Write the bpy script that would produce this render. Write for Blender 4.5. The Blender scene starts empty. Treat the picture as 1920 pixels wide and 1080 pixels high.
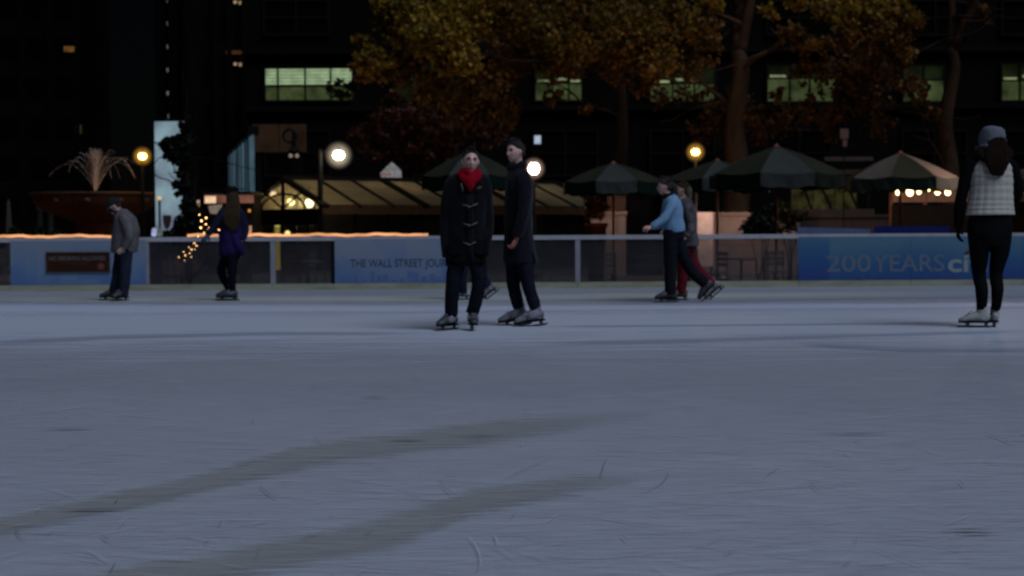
import bpy, bmesh, math, random
import numpy as np
from mathutils import Vector, Matrix, noise
R = math.radians
random.seed(7); rng = np.random.default_rng(7)
S = bpy.context.scene
COL = S.collection

# ------------------------------------------------------------------ camera, world, sun, exposure
F = 2900.0                                   # focal length in pixels of a 1920 px wide frame
CAM = Vector((0, 0, 1.0))
M = Matrix.Rotation(R(90 - 2.153), 3, 'X') @ Matrix.Rotation(R(-0.28), 3, 'Z')
cd = bpy.data.cameras.new('camera'); cam = bpy.data.objects.new('camera', cd); COL.objects.link(cam)
cam.matrix_world = Matrix.Translation(CAM) @ M.to_4x4()
cd.sensor_width = 36; cd.lens = 36 * F / 1920; cd.clip_end = 900; cd.clip_start = 0.1
cd.dof.use_dof = True; cd.dof.focus_distance = 7.2; cd.dof.aperture_fstop = 3.6
S.camera = cam
w = bpy.data.worlds.new('World'); S.world = w; w.use_nodes = True
nt = w.node_tree; bg = nt.nodes['Background']
sky = nt.nodes.new('ShaderNodeTexSky'); sky.sky_type = 'NISHITA'; sky.sun_disc = False
SUN_EL, SUN_AZ = 52, 42                      # elevation; azimuth measured from -Y (behind camera) towards +X
sky.sun_elevation = R(SUN_EL)
sdir = Vector((math.cos(R(SUN_EL)) * math.sin(R(SUN_AZ)), -math.cos(R(SUN_EL)) * math.cos(R(SUN_AZ)), math.sin(R(SUN_EL))))
sky.sun_rotation = math.atan2(sdir.x, sdir.y)
nt.links.new(sky.outputs[0], bg.inputs[0]); bg.inputs[1].default_value = 0.00025
sl = bpy.data.lights.new('sun', 'SUN'); sun = bpy.data.objects.new('sun', sl); COL.objects.link(sun)
sl.energy = 1.95; sl.angle = R(38); sl.color = (0.685, 0.785, 1.0)
sun.rotation_euler = sdir.to_track_quat('Z', 'Y').to_euler(); sun.location = (0, 0, 40)
S.view_settings.view_transform = 'Standard'; S.view_settings.look = 'None'
S.view_settings.exposure = 0; S.view_settings.gamma = 1; S.view_settings.use_curve_mapping = False
S.render.engine = 'CYCLES'
S.cycles.use_denoising = True
try: S.cycles.denoiser = 'OPENIMAGEDENOISE'
except Exception: pass
S.cycles.max_bounces = 6; S.cycles.transparent_max_bounces = 24
S.cycles.sample_clamp_indirect = 2.0
S.cycles.filter_width = 1.9

# ------------------------------------------------------------------ picture helpers
def ray(px, py): return (M @ Vector(((px - 960) / F, (540 - py) / F, -1))).normalized()
def at(px, py, Y):
    d = ray(px, py); return CAM + d * (Y / d.y)
def gnd(px, py, z=0.0):
    d = ray(px, py); return CAM + d * ((z - CAM.z) / d.z)

# ------------------------------------------------------------------ materials
def _bsdf(name):
    m = bpy.data.materials.new(name); m.use_nodes = True
    return m, m.node_tree, m.node_tree.nodes['Principled BSDF']
def mat(name, col, rough=0.6, var=0.25, scale=6.0, metal=0.0, bump=0.0, bscale=None, stretch=(1, 1, 1), spec=0.06, col2=None, sheen=0.0):
    m, nt, b = _bsdf(name)
    tc = nt.nodes.new('ShaderNodeTexCoord'); mp = nt.nodes.new('ShaderNodeMapping'); mp.inputs['Scale'].default_value = stretch
    nt.links.new(tc.outputs['Object'], mp.inputs[0])
    n = nt.nodes.new('ShaderNodeTexNoise'); n.inputs['Scale'].default_value = scale; n.inputs['Detail'].default_value = 6; n.inputs['Roughness'].default_value = 0.62
    nt.links.new(mp.outputs[0], n.inputs['Vector'])
    cr = nt.nodes.new('ShaderNodeValToRGB')
    c = np.array(col); c2 = np.array(col2) if col2 is not None else c * (1 + var)
    c1 = c * (1 - var)
    cr.color_ramp.elements[0].position = 0.3; cr.color_ramp.elements[0].color = (*c1, 1)
    cr.color_ramp.elements[1].position = 0.7; cr.color_ramp.elements[1].color = (*np.minimum(c2, 1), 1)
    nt.links.new(n.outputs[0], cr.inputs[0]); nt.links.new(cr.outputs[0], b.inputs['Base Color'])
    b.inputs['Roughness'].default_value = rough; b.inputs['Metallic'].default_value = metal
    b.inputs['Specular IOR Level'].default_value = spec
    if sheen: b.inputs['Sheen Weight'].default_value = sheen; b.inputs['Sheen Roughness'].default_value = 0.5
    if bump:
        bn = nt.nodes.new('ShaderNodeTexNoise'); bn.inputs['Scale'].default_value = bscale or scale * 6; bn.inputs['Detail'].default_value = 4
        nt.links.new(mp.outputs[0], bn.inputs['Vector'])
        bu = nt.nodes.new('ShaderNodeBump'); bu.inputs['Strength'].default_value = bump; bu.inputs['Distance'].default_value = 0.02
        nt.links.new(bn.outputs[0], bu.inputs['Height']); nt.links.new(bu.outputs[0], b.inputs['Normal'])
    return m
def emit(name, col, strength, var=0.0, scale=3.0):
    m, nt, b = _bsdf(name)
    b.inputs['Base Color'].default_value = (*[c * .02 for c in col], 1); b.inputs['Specular IOR Level'].default_value = .05; b.inputs['Emission Color'].default_value = (*col, 1); b.inputs['Emission Strength'].default_value = strength
    if var:
        tc = nt.nodes.new('ShaderNodeTexCoord'); n = nt.nodes.new('ShaderNodeTexNoise'); n.inputs['Scale'].default_value = scale
        nt.links.new(tc.outputs['Object'], n.inputs['Vector'])
        mr = nt.nodes.new('ShaderNodeMapRange'); mr.inputs[1].default_value = 0.3; mr.inputs[2].default_value = 0.7
        mr.inputs[3].default_value = strength * (1 - var); mr.inputs[4].default_value = strength * (1 + var)
        nt.links.new(n.outputs[0], mr.inputs[0]); nt.links.new(mr.outputs[0], b.inputs['Emission Strength'])
    return m
def glass(name, tint=(.8, .8, .8), haze_col=(.3, .3, .32), haze_amt=0.12, rough=0.05, milky=False):
    m, nt, b = _bsdf(name)
    nt.nodes.remove(b); out = nt.nodes['Material Output']
    tr = nt.nodes.new('ShaderNodeBsdfTransparent'); tr.inputs[0].default_value = (*tint, 1)
    df = nt.nodes.new('ShaderNodeBsdfTranslucent' if milky else 'ShaderNodeBsdfDiffuse'); df.inputs[0].default_value = (*haze_col, 1)
    gl = nt.nodes.new('ShaderNodeBsdfGlossy'); gl.inputs['Roughness'].default_value = rough
    tc = nt.nodes.new('ShaderNodeTexCoord'); n = nt.nodes.new('ShaderNodeTexNoise'); n.inputs['Scale'].default_value = 3; n.inputs['Detail'].default_value = 5
    nt.links.new(tc.outputs['Object'], n.inputs['Vector'])
    mul = nt.nodes.new('ShaderNodeMath'); mul.operation = 'MULTIPLY'; mul.inputs[1].default_value = haze_amt * 2
    nt.links.new(n.outputs[0], mul.inputs[0])
    m1 = nt.nodes.new('ShaderNodeMixShader'); nt.links.new(mul.outputs[0], m1.inputs[0]); nt.links.new(tr.outputs[0], m1.inputs[1]); nt.links.new(df.outputs[0], m1.inputs[2])
    lw = nt.nodes.new('ShaderNodeLayerWeight'); lw.inputs[0].default_value = .5
    p5 = nt.nodes.new('ShaderNodeMath'); p5.operation = 'POWER'; p5.inputs[1].default_value = 5; nt.links.new(lw.outputs['Facing'], p5.inputs[0])
    fr = nt.nodes.new('ShaderNodeMath'); fr.operation = 'MULTIPLY_ADD'; fr.inputs[1].default_value = .5; fr.inputs[2].default_value = .035; nt.links.new(p5.outputs[0], fr.inputs[0])
    m2 = nt.nodes.new('ShaderNodeMixShader'); nt.links.new(fr.outputs[0], m2.inputs[0]); nt.links.new(m1.outputs[0], m2.inputs[1]); nt.links.new(gl.outputs[0], m2.inputs[2])
    nt.links.new(m2.outputs[0], out.inputs[0])
    return m
def leafmat(name, cols, trans=0.35):
    """leaf colours vary from leaf to leaf; leaves let some light through"""
    m, nt, b = _bsdf(name)
    g = nt.nodes.new('ShaderNodeNewGeometry'); cr = nt.nodes.new('ShaderNodeValToRGB')
    e = cr.color_ramp.elements
    while len(e) < len(cols): e.new(0.5)
    for i, c in enumerate(cols): e[i].position = i / (len(cols) - 1); e[i].color = (*c, 1)
    nt.links.new(g.outputs['Random Per Island'], cr.inputs[0]); nt.links.new(cr.outputs[0], b.inputs['Base Color'])
    b.inputs['Roughness'].default_value = 0.6; b.inputs['Specular IOR Level'].default_value = 0.15
    t = nt.nodes.new('ShaderNodeBsdfTranslucent'); nt.links.new(cr.outputs[0], t.inputs[0])
    mx = nt.nodes.new('ShaderNodeMixShader'); mx.inputs[0].default_value = trans
    nt.links.new(b.outputs[0], mx.inputs[1]); nt.links.new(t.outputs[0], mx.inputs[2]); nt.links.new(mx.outputs[0], nt.nodes['Material Output'].inputs[0])
    return m

MT = {}
MT['ground'] = mat('dark_paving', (.035, .033, .032), .8, .3, 2)
MT['white_paint'] = mat('white_painted_rail', (.33, .33, .35), .4, .12, 5)
MT['post'] = mat('grey_painted_post', (.22, .225, .25), .45, .15, 5)
MT['kick'] = mat('scuffed_kick_plate', (.25, .255, .18), .5, .22, 2.5, stretch=(1, 1, 5))
MT['plexi'] = glass('scuffed_plexiglass', (.72, .72, .72), (.09, .085, .09), .16, .15)
MT['dark_metal'] = mat('dark_metal', (.006, .006, .0065), .45, .3, 9, metal=.2)
MT['steel'] = mat('skate_steel', (.11, .113, .125), .35, .2, 30, metal=.6)
MT['stone'] = mat('pinkish_stone', (.12, .088, .076), .75, .22, 3, bump=.3)
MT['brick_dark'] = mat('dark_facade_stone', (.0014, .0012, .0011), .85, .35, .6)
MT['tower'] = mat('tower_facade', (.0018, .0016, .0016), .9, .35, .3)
MT['window_dark'] = mat('unlit_window_glass', (.0015, .0015, .0018), .35, .3, 2)
MT['bark'] = mat('plane_tree_bark', (.045, .027, .0155), .9, .55, 1.6, bump=.8, bscale=9, stretch=(1, 1, .35))
MT['bark_dark'] = mat('dark_bark', (.009, .0065, .0048), .9, .45, 2, bump=.6)
MT['leaf_yellow'] = leafmat('autumn_leaf_yellow', [(.045, .026, .005), (.15, .09, .010), (.34, .215, .018), (.24, .155, .018), (.19, .095, .010), (.11, .085, .014)])
MT['leaf_amber'] = leafmat('autumn_leaf_amber', [(.03, .016, .004), (.10, .055, .008), (.20, .115, .012), (.14, .08, .012), (.13, .058, .008), (.08, .055, .010)])
MT['leaf_orange'] = leafmat('autumn_leaf_orange', [(.04, .019, .0045), (.10, .046, .008), (.18, .09, .013), (.08, .04, .008), (.15, .063, .009)])
MT['leaf_red'] = leafmat('autumn_leaf_red', [(.020, .006, .003), (.050, .015, .006), (.075, .026, .008)])
MT['leaf_green'] = leafmat('dark_green_leaf', [(.003, .006, .003), (.007, .013, .006), (.010, .016, .007)])
MT['leaf_olive'] = leafmat('olive_leaf', [(.012, .011, .003), (.030, .024, .005), (.05, .034, .006)])
MT['granite_red'] = mat('red_granite', (.062, .031, .017), .5, .35, 7)
MT['canvas'] = mat('pale_canvas', (.036, .039, .035), .9, .14, 3)
MT['canvas_lit'] = mat('lamplit_canvas', (.090, .070, .055), .9, .15, 3)  # pale canvas with the lamplight put into its colour
MT['canvas_olive'] = mat('olive_canvas', (.019, .020, .012), .9, .15, 3)
MT['canvas_green'] = mat('green_canvas', (.0016, .0085, .0055), .85, .2, 3)
MT['wood_pole'] = mat('varnished_wood', (.18, .065, .035), .5, .3, 8, stretch=(6, 6, .6))
MT['pavilion_frame'] = mat('pavilion_frame', (.006, .0048, .0035), .6, .3, 6)
MT['terracotta'] = mat('terracotta', (.14, .045, .016), .8, .2, 6)
MT['lamp_warm'] = emit('warm_lamp_glow', (1.0, .72, .16), 12)
MT['lamp_white'] = emit('white_lamp_glow', (1.0, .90, .72), 16)
MT['lamp_pink'] = emit('pinkish_lamp_glow', (1.0, .78, .66), 14)
def halo_glow(name, tint, strength):
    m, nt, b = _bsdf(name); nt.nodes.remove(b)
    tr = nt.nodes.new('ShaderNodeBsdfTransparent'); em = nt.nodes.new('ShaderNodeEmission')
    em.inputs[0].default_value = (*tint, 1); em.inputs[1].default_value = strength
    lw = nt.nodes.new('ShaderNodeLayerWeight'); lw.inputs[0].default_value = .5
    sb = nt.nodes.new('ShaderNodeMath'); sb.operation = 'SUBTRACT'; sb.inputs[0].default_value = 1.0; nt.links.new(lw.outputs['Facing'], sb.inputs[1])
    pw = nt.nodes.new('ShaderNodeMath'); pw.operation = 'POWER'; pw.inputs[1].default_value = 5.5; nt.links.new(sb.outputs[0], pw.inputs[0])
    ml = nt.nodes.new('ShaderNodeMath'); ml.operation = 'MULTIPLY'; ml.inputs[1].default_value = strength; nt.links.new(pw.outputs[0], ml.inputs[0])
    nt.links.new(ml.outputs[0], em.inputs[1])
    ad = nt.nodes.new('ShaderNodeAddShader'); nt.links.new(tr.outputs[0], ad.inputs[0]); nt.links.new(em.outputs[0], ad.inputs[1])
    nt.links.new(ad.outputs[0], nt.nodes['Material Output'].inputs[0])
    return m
MT['bulb'] = emit('string_bulb', (1.0, .62, .28), 9)
MT['bulb_small'] = emit('small_string_bulb', (1.0, .52, .20), 7)
MT['rope'] = emit('rope_light_glow', (1.0, .44, .19), 1.0, .45, 1.1)
MT['skin'] = mat('skin', (.56, .335, .27), .5, .10, 14, spec=.35)
MT['skin_pink'] = mat('cold_reddened_skin', (.42, .16, .12), .5, .12, 14)
MT['lip'] = mat('lips', (.22, .07, .065), .45, .1, 20)
MT['eye'] = mat('eye', (.02, .014, .012), .2, .1, 20)
MT['eye_white'] = mat('eye_white', (.5, .48, .46), .3, .05, 20)
MT['hair_black'] = mat('black_hair', (.0035, .003, .003), .45, .5, 40, bump=.6, stretch=(3, 3, .5), spec=.4)
MT['hair_brown'] = mat('brown_hair', (.016, .0095, .007), .5, .5, 40, bump=.6, stretch=(3, 3, .5), spec=.4)
MT['hair_auburn'] = mat('auburn_hair', (.008, .004, .003), .5, .6, 30, bump=.6, stretch=(4, 4, .3), col2=(.022, .010, .005))
MT['hair_blond'] = mat('dark_blond_hair', (.038, .026, .013), .55, .5, 30, bump=.6, stretch=(4, 4, .3))

# ------------------------------------------------------------------ mesh helpers
ORG = {}
def link(o, parent=None):
    COL.objects.link(o)
    if parent is not None: o.parent = parent
    return o
def tag(o, label=None, cat=None, group=None, kind=None):
    if label: o['label'] = label
    if cat: o['category'] = cat
    if group: o['group'] = group
    if kind: o['kind'] = kind
    return o
def empty(name, loc, label=None, cat=None, group=None):
    o = bpy.data.objects.new(name, None); o.empty_display_size = .2; o.location = loc; COL.objects.link(o)
    ORG[o.name] = Vector(loc); return tag(o, label, cat, group)

class MB:
    def __init__(s): s.v = []; s.f = []
    def add(s, vs, fs):
        b = len(s.v); s.v += [tuple(v) for v in vs]; s.f += [tuple(i + b for i in f) for f in fs]; return s
    def box(s, c, d, rot=None):
        c = Vector(c); x, y, z = [k / 2 for k in d]
        vs = [Vector(p) for p in ((-x, -y, -z), (x, -y, -z), (x, y, -z), (-x, y, -z), (-x, -y, z), (x, -y, z), (x, y, z), (-x, y, z))]
        if rot is not None: vs = [rot @ v for v in vs]
        return s.add([c + v for v in vs], [(0, 3, 2, 1), (4, 5, 6, 7), (0, 1, 5, 4), (1, 2, 6, 5), (2, 3, 7, 6), (3, 0, 4, 7)])
    def bar(s, a, b, w, h=None, up=Vector((0, 0, 1))):
        a = Vector(a); b = Vector(b); h = h or w; t = (b - a).normalized()
        x = t.cross(up)
        if x.length < 1e-4: x = t.cross(Vector((1, 0, 0)))
        x.normalize(); y = x.cross(t)
        vs = [p + x * (i * w / 2) + y * (j * h / 2) for p in (a, b) for i, j in ((-1, -1), (1, -1), (1, 1), (-1, 1))]
        return s.add(vs, [(0, 3, 2, 1), (4, 5, 6, 7), (0, 1, 5, 4), (1, 2, 6, 5), (2, 3, 7, 6), (3, 0, 4, 7)])
    def tube(s, pts, rad, seg=10, side=None, cap=True, closed=False):
        pts = [Vector(p) for p in pts]; n = len(pts)
        if not isinstance(rad, (list, tuple)): rad = [rad] * n
        rings = []; prev = Vector(side) if side is not None else None
        for i, p in enumerate(pts):
            t = (pts[(i + 1) % n] - pts[i - 1]) if closed else (pts[min(i + 1, n - 1)] - pts[max(i - 1, 0)])
            t.normalize()
            if prev is None: prev = Vector((1, 0, 0)) if abs(t.x) < .8 else Vector((0, 1, 0))
            x = (prev - t * prev.dot(t))
            if x.length < 1e-4: x = t.orthogonal()
            x.normalize(); y = t.cross(x)
            if side is None: prev = x
            r = rad[i]; ra, rb = r if isinstance(r, (tuple, list)) else (r, r)
            rings.append([p + x * (ra * math.cos(2 * math.pi * k / seg)) + y * (rb * math.sin(2 * math.pi * k / seg)) for k in range(seg)])
        vs = [v for r in rings for v in r]; fs = []
        for i in range(n if closed else n - 1):
            j = (i + 1) % n
            for k in range(seg):
                l = (k + 1) % seg
                fs.append((i * seg + k, i * seg + l, j * seg + l, j * seg + k))
        if cap and not closed:
            fs.append(tuple(reversed(range(seg)))); fs.append(tuple((n - 1) * seg + k for k in range(seg)))
        return s.add(vs, fs)
    def lathe(s, c, prof, seg=20, ang=0):
        c = Vector(c); vs = []; fs = []; n = len(prof)
        for r, z in prof:
            for k in range(seg):
                a = ang + 2 * math.pi * k / seg; vs.append(c + Vector((max(r, 1e-4) * math.cos(a), max(r, 1e-4) * math.sin(a), z)))
        for i in range(n - 1):
            for k in range(seg):
                l = (k + 1) % seg; fs.append((i * seg + k, i * seg + l, (i + 1) * seg + l, (i + 1) * seg + k))
        fs.append(tuple(reversed(range(seg)))); fs.append(tuple((n - 1) * seg + k for k in range(seg)))
        return s.add(vs, fs)
    def ball(s, c, r, seg=12, rings=8):
        rx, ry, rz = r if isinstance(r, (tuple, list)) else (r, r, r)
        c = Vector(c); vs = [c + Vector((0, 0, -rz))]
        for i in range(1, rings):
            p = math.pi * i / rings - math.pi / 2
            for k in range(seg):
                a = 2 * math.pi * k / seg; vs.append(c + Vector((rx * math.cos(p) * math.cos(a), ry * math.cos(p) * math.sin(a), rz * math.sin(p))))
        vs.append(c + Vector((0, 0, rz))); fs = []
        for k in range(seg):
            l = (k + 1) % seg; fs.append((0, 1 + l, 1 + k)); b = 1 + (rings - 2) * seg; fs.append((b + k, b + l, len(vs) - 1))
        for i in range(rings - 2):
            for k in range(seg):
                l = (k + 1) % seg; fs.append((1 + i * seg + k, 1 + i * seg + l, 1 + (i + 1) * seg + l, 1 + (i + 1) * seg + k))
        return s.add(vs, fs)
    def quad(s, a, b, c, d): return s.add([a, b, c, d], [(0, 1, 2, 3)])
    def prism(s, poly, off):
        """poly: list of points, off: extrusion vector"""
        n = len(poly); poly = [Vector(p) for p in poly]; off = Vector(off)
        return s.add(poly + [p + off for p in poly], [tuple(range(n)), tuple(reversed(range(n, 2 * n)))] + [(i, n + i, n + (i + 1) % n, (i + 1) % n) for i in range(n)])
    def build(s, name, m, parent=None, smooth=False, loc=None, fix=True):
        org = Vector((0, 0, 0))
        if parent is not None: org = ORG[parent.name]
        elif loc is not None: org = Vector(loc)
        me = bpy.data.meshes.new(name)
        me.from_pydata([(v[0] - org.x, v[1] - org.y, v[2] - org.z) for v in s.v], [], s.f); me.update()
        if fix:
            bm = bmesh.new(); bm.from_mesh(me); bmesh.ops.recalc_face_normals(bm, faces=bm.faces); bm.to_mesh(me); bm.free()
        if smooth: me.polygons.foreach_set('use_smooth', [True] * len(me.polygons))
        me.materials.append(m)
        o = bpy.data.objects.new(name, me)
        if parent is None: o.location = org
        link(o, parent); ORG[o.name] = org
        return o
def kids(o): return [c for c in COL.objects if c.parent is o]
def copy_tree(o, loc, children=None, parent=None):
    c = o.copy(); COL.objects.link(c); c.parent = parent
    if parent is None:
        c.location = loc; ORG[c.name] = Vector(loc)
    for k in kids(o): copy_tree(k, None, parent=c)
    return c
def text_mesh(txt, name, m, parent, origin, xdir, zdir, height, width=None, extr=.004, bold=0.0, squeeze=1.0):
    """raised lettering: origin = lower left corner, xdir along the words, zdir upwards"""
    cu = bpy.data.curves.new('lettering', 'FONT'); cu.body = txt; cu.size = 1; cu.extrude = 0; cu.offset = bold
    to = bpy.data.objects.new('lettering_source', cu); COL.objects.link(to)
    dg = bpy.context.evaluated_depsgraph_get(); dg.update()
    me = bpy.data.meshes.new_from_object(to.evaluated_get(dg)); bpy.data.objects.remove(to); bpy.data.curves.remove(cu)
    co = np.array([v.co[:] for v in me.vertices]); x0, x1 = co[:, 0].min(), co[:, 0].max(); z0, z1 = 0.0, co[:, 1].max()
    kz = height / (z1 - z0); kx = (width / (x1 - x0)) if width else kz * squeeze
    xd = Vector(xdir).normalized(); zd = Vector(zdir).normalized(); nd = xd.cross(zd)
    org = ORG[parent.name] if parent is not None else Vector((0, 0, 0))
    vs = [Vector(origin) + xd * ((c[0] - x0) * kx) + zd * ((c[1] - z0) * kz) - org for c in co]
    fs = [tuple(p.vertices) for p in me.polygons]
    bpy.data.meshes.remove(me)
    me2 = bpy.data.meshes.new(name); me2.from_pydata(vs, [], fs); me2.update(); me2.materials.append(m)
    o = bpy.data.objects.new(name, me2); link(o, parent); ORG[o.name] = org
    return o
def point_light(name, loc, col, energy, size=.15):
    l = bpy.data.lights.new(name, 'POINT'); l.energy = energy; l.color = col; l.shadow_soft_size = size
    o = bpy.data.objects.new(name, l); o.location = loc; COL.objects.link(o); return o

def leaves(centers, radii, counts, size, name, m, parent, flat=.75, droop=.3, kindstuff=False):
    """thousands of bent leaf blades scattered in clumps; one mesh"""
    P = []; Sz = []
    for c, r, n in zip(centers, radii, counts):
        sub = max(3, int(n / 15)); sc = rng.normal(size=(sub, 3)); sc /= np.linalg.norm(sc, axis=1)[:, None]
        sc *= (rng.random((sub, 1)) ** .38) * np.array([r, r, r * flat])
        idx = rng.integers(0, sub, n)
        p = sc[idx] + rng.normal(size=(n, 3)) * r * .13 + np.array(c)
        P.append(p)
    P = np.concatenate(P); n = len(P)
    s = size * rng.uniform(.6, 1.35, n)
    d = rng.normal(size=(n, 3)); d[:, 2] -= droop; d /= np.linalg.norm(d, axis=1)[:, None]
    e = rng.normal(size=(n, 3)); e -= d * (e * d).sum(1)[:, None]; e /= np.linalg.norm(e, axis=1)[:, None]
    nn = np.cross(d, e); S1 = s[:, None]
    base = P; l = P + d * S1 * .45 + e * S1 * .46 + nn * S1 * .12; r_ = P + d * S1 * .45 - e * S1 * .46 + nn * S1 * .12; tip = P + d * S1
    V = np.stack([base, l, tip, r_], 1).reshape(-1, 3)
    i = np.arange(n) * 4
    Fc = np.stack([np.stack([i, i + 1, i + 2], 1), np.stack([i, i + 2, i + 3], 1)], 1).reshape(-1, 3)
    org = np.array(ORG[parent.name]) if parent is not None else np.zeros(3)
    me = bpy.data.meshes.new(name); me.vertices.add(len(V)); me.vertices.foreach_set('co', (V - org).ravel())
    me.loops.add(len(Fc) * 3); me.loops.foreach_set('vertex_index', Fc.ravel().astype(np.int32))
    me.polygons.add(len(Fc)); me.polygons.foreach_set('loop_start', (np.arange(len(Fc)) * 3).astype(np.int32)); me.polygons.foreach_set('loop_total', np.full(len(Fc), 3, np.int32))
    me.update(); me.validate(); me.materials.append(m)
    o = bpy.data.objects.new(name, me); link(o, parent); ORG[o.name] = Vector(org)
    if kindstuff: o['kind'] = 'stuff'
    return o
def limb(mb, a, b, r0, r1, wob=.12, n=7, seg=8):
    a = Vector(a); b = Vector(b); L = (b - a).length; pts = []; o = Vector([random.uniform(-9, 9) for _ in range(3)])
    for i in range(n + 1):
        t = i / n; k = math.sin(math.pi * min(t, .999)) if i not in (0,) else 0
        nv = noise.noise_vector(o + Vector((t * 2.2, 0, 0)))
        pts.append(a.lerp(b, t) + nv * (L * wob * k) )
    mb.tube(pts, [r0 + (r1 - r0) * (i / n) for i in range(n + 1)], seg); return pts

def chain(mb, pts, rad, n=4, seg=14, side=None):
    """smooth tapering limb through the joints"""
    P = [Vector(p) for p in pts]; out = []; rr = []
    f2 = lambda r_: r_ if isinstance(r_, tuple) else (r_, r_)
    for i in range(len(P) - 1):
        p0 = P[max(i - 1, 0)]; p1 = P[i]; p2 = P[i + 1]; p3 = P[min(i + 2, len(P) - 1)]
        for j in range(n):
            t = j / n; out.append(.5 * ((2 * p1) + (p2 - p0) * t + (2 * p0 - 5 * p1 + 4 * p2 - p3) * t * t + (3 * p1 - p0 - 3 * p2 + p3) * t ** 3))
            a_, b_ = f2(rad[i]), f2(rad[i + 1]); rr.append((a_[0] + (b_[0] - a_[0]) * t, a_[1] + (b_[1] - a_[1]) * t))
    out.append(P[-1]); rr.append(f2(rad[-1])); mb.tube(out, rr, seg, side=side)


# ------------------------------------------------------------------ ground, ice
GZ = -0.4
g = MB().quad((-250, -60, GZ), (250, -60, GZ), (250, 320, GZ), (-250, 320, GZ)).build('ground', MT['ground']); tag(g, kind='structure')

bl0, bl1 = gnd(0, 547), gnd(1920, 535)              # foot of the rink barrier, left and right edge of the picture
bdir = (bl1 - bl0).normalized(); bdir.z = 0; bdir.normalize(); bnor = Vector((bdir.y, -bdir.x, 0))    # bnor points to the camera
def bpt(px, z=0.0, off=0.0):
    """point on the barrier line under picture column px"""
    d = ray(px, 480); n = bnor; t = (bl0 - CAM).dot(n) / d.dot(n); p = CAM + d * t; return Vector((p.x, p.y, z)) + bnor * off
a, b = bpt(-900, 0, -.25), bpt(2800, 0, -.25)

m, nt, bs = _bsdf('scraped_ice')
tc = nt.nodes.new('ShaderNodeTexCoord')
def noi(scale, detail, stretch, rough=.6, dist=0.0):
    mp = nt.nodes.new('ShaderNodeMapping'); mp.inputs['Scale'].default_value = stretch; mp.inputs['Rotation'].default_value = (0, 0, R(dist))
    nt.links.new(tc.outputs['Object'], mp.inputs[0])
    n = nt.nodes.new('ShaderNodeTexNoise'); n.inputs['Scale'].default_value = scale; n.inputs['Detail'].default_value = detail; n.inputs['Roughness'].default_value = rough
    nt.links.new(mp.outputs[0], n.inputs['Vector']); return n.outputs[0]
def ramp(src, p0, c0, p1, c1):
    cr = nt.nodes.new('ShaderNodeValToRGB'); cr.color_ramp.elements[0].position = p0; cr.color_ramp.elements[0].color = (*c0, 1)
    cr.color_ramp.elements[1].position = p1; cr.color_ramp.elements[1].color = (*c1, 1); nt.links.new(src, cr.inputs[0]); return cr.outputs[0]
def mixc(mode, f, a_, b_):
    mx = nt.nodes.new('ShaderNodeMix'); mx.data_type = 'RGBA'; mx.blend_type = mode
    if isinstance(f, float): mx.inputs[0].default_value = f
    else: nt.links.new(f, mx.inputs[0])
    for s_, v in ((6, a_), (7, b_)):
        if isinstance(v, tuple): mx.inputs[s_].default_value = (*v, 1)
        else: nt.links.new(v, mx.inputs[s_])
    return mx.outputs[2]
base = ramp(noi(.22, 5, (.55, 1, 1), .6), .32, (.40, .425, .48), .7, (.50, .52, .575))
scr = ramp(noi(1.0, 8, (2.6, 60, 1), .8), .36, (.70, .71, .73), .64, (1.16, 1.16, 1.15))
scr2 = ramp(noi(1.0, 6, (4, 40, 1), .75, 24), .38, (.86, .86, .87), .62, (1.08, 1.08, 1.08))
fine = ramp(noi(60, 3, (1, 1.6, 1), .7), .3, (.9, .9, .9), .7, (1.08, 1.08, 1.08))
c_ = mixc('MULTIPLY', 1.0, base, scr); c_ = mixc('MULTIPLY', 1.0, c_, scr2); c_ = mixc('MULTIPLY', .7, c_, fine)
nt.links.new(c_, bs.inputs['Base Color'])
bs.inputs['Roughness'].default_value = .7; bs.inputs['Specular IOR Level'].default_value = .12
bs.inputs['Sheen Weight'].default_value = .9; bs.inputs['Sheen Roughness'].default_value = .35; bs.inputs['Sheen Tint'].default_value = (.85, .92, 1, 1)
bu = nt.nodes.new('ShaderNodeBump'); bu.inputs['Strength'].default_value = .25; bu.inputs['Distance'].default_value = .01
nt.links.new(noi(1.0, 8, (5, 60, 1), .75), bu.inputs['Height']); nt.links.new(bu.outputs[0], bs.inputs['Normal'])
MT['ice'] = m
ice = MB().prism([(a.x, -8, 0), (b.x, -8, 0), b, a], (0, 0, GZ + .01)).build('ice', MT['ice']); tag(ice, kind='structure')

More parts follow.
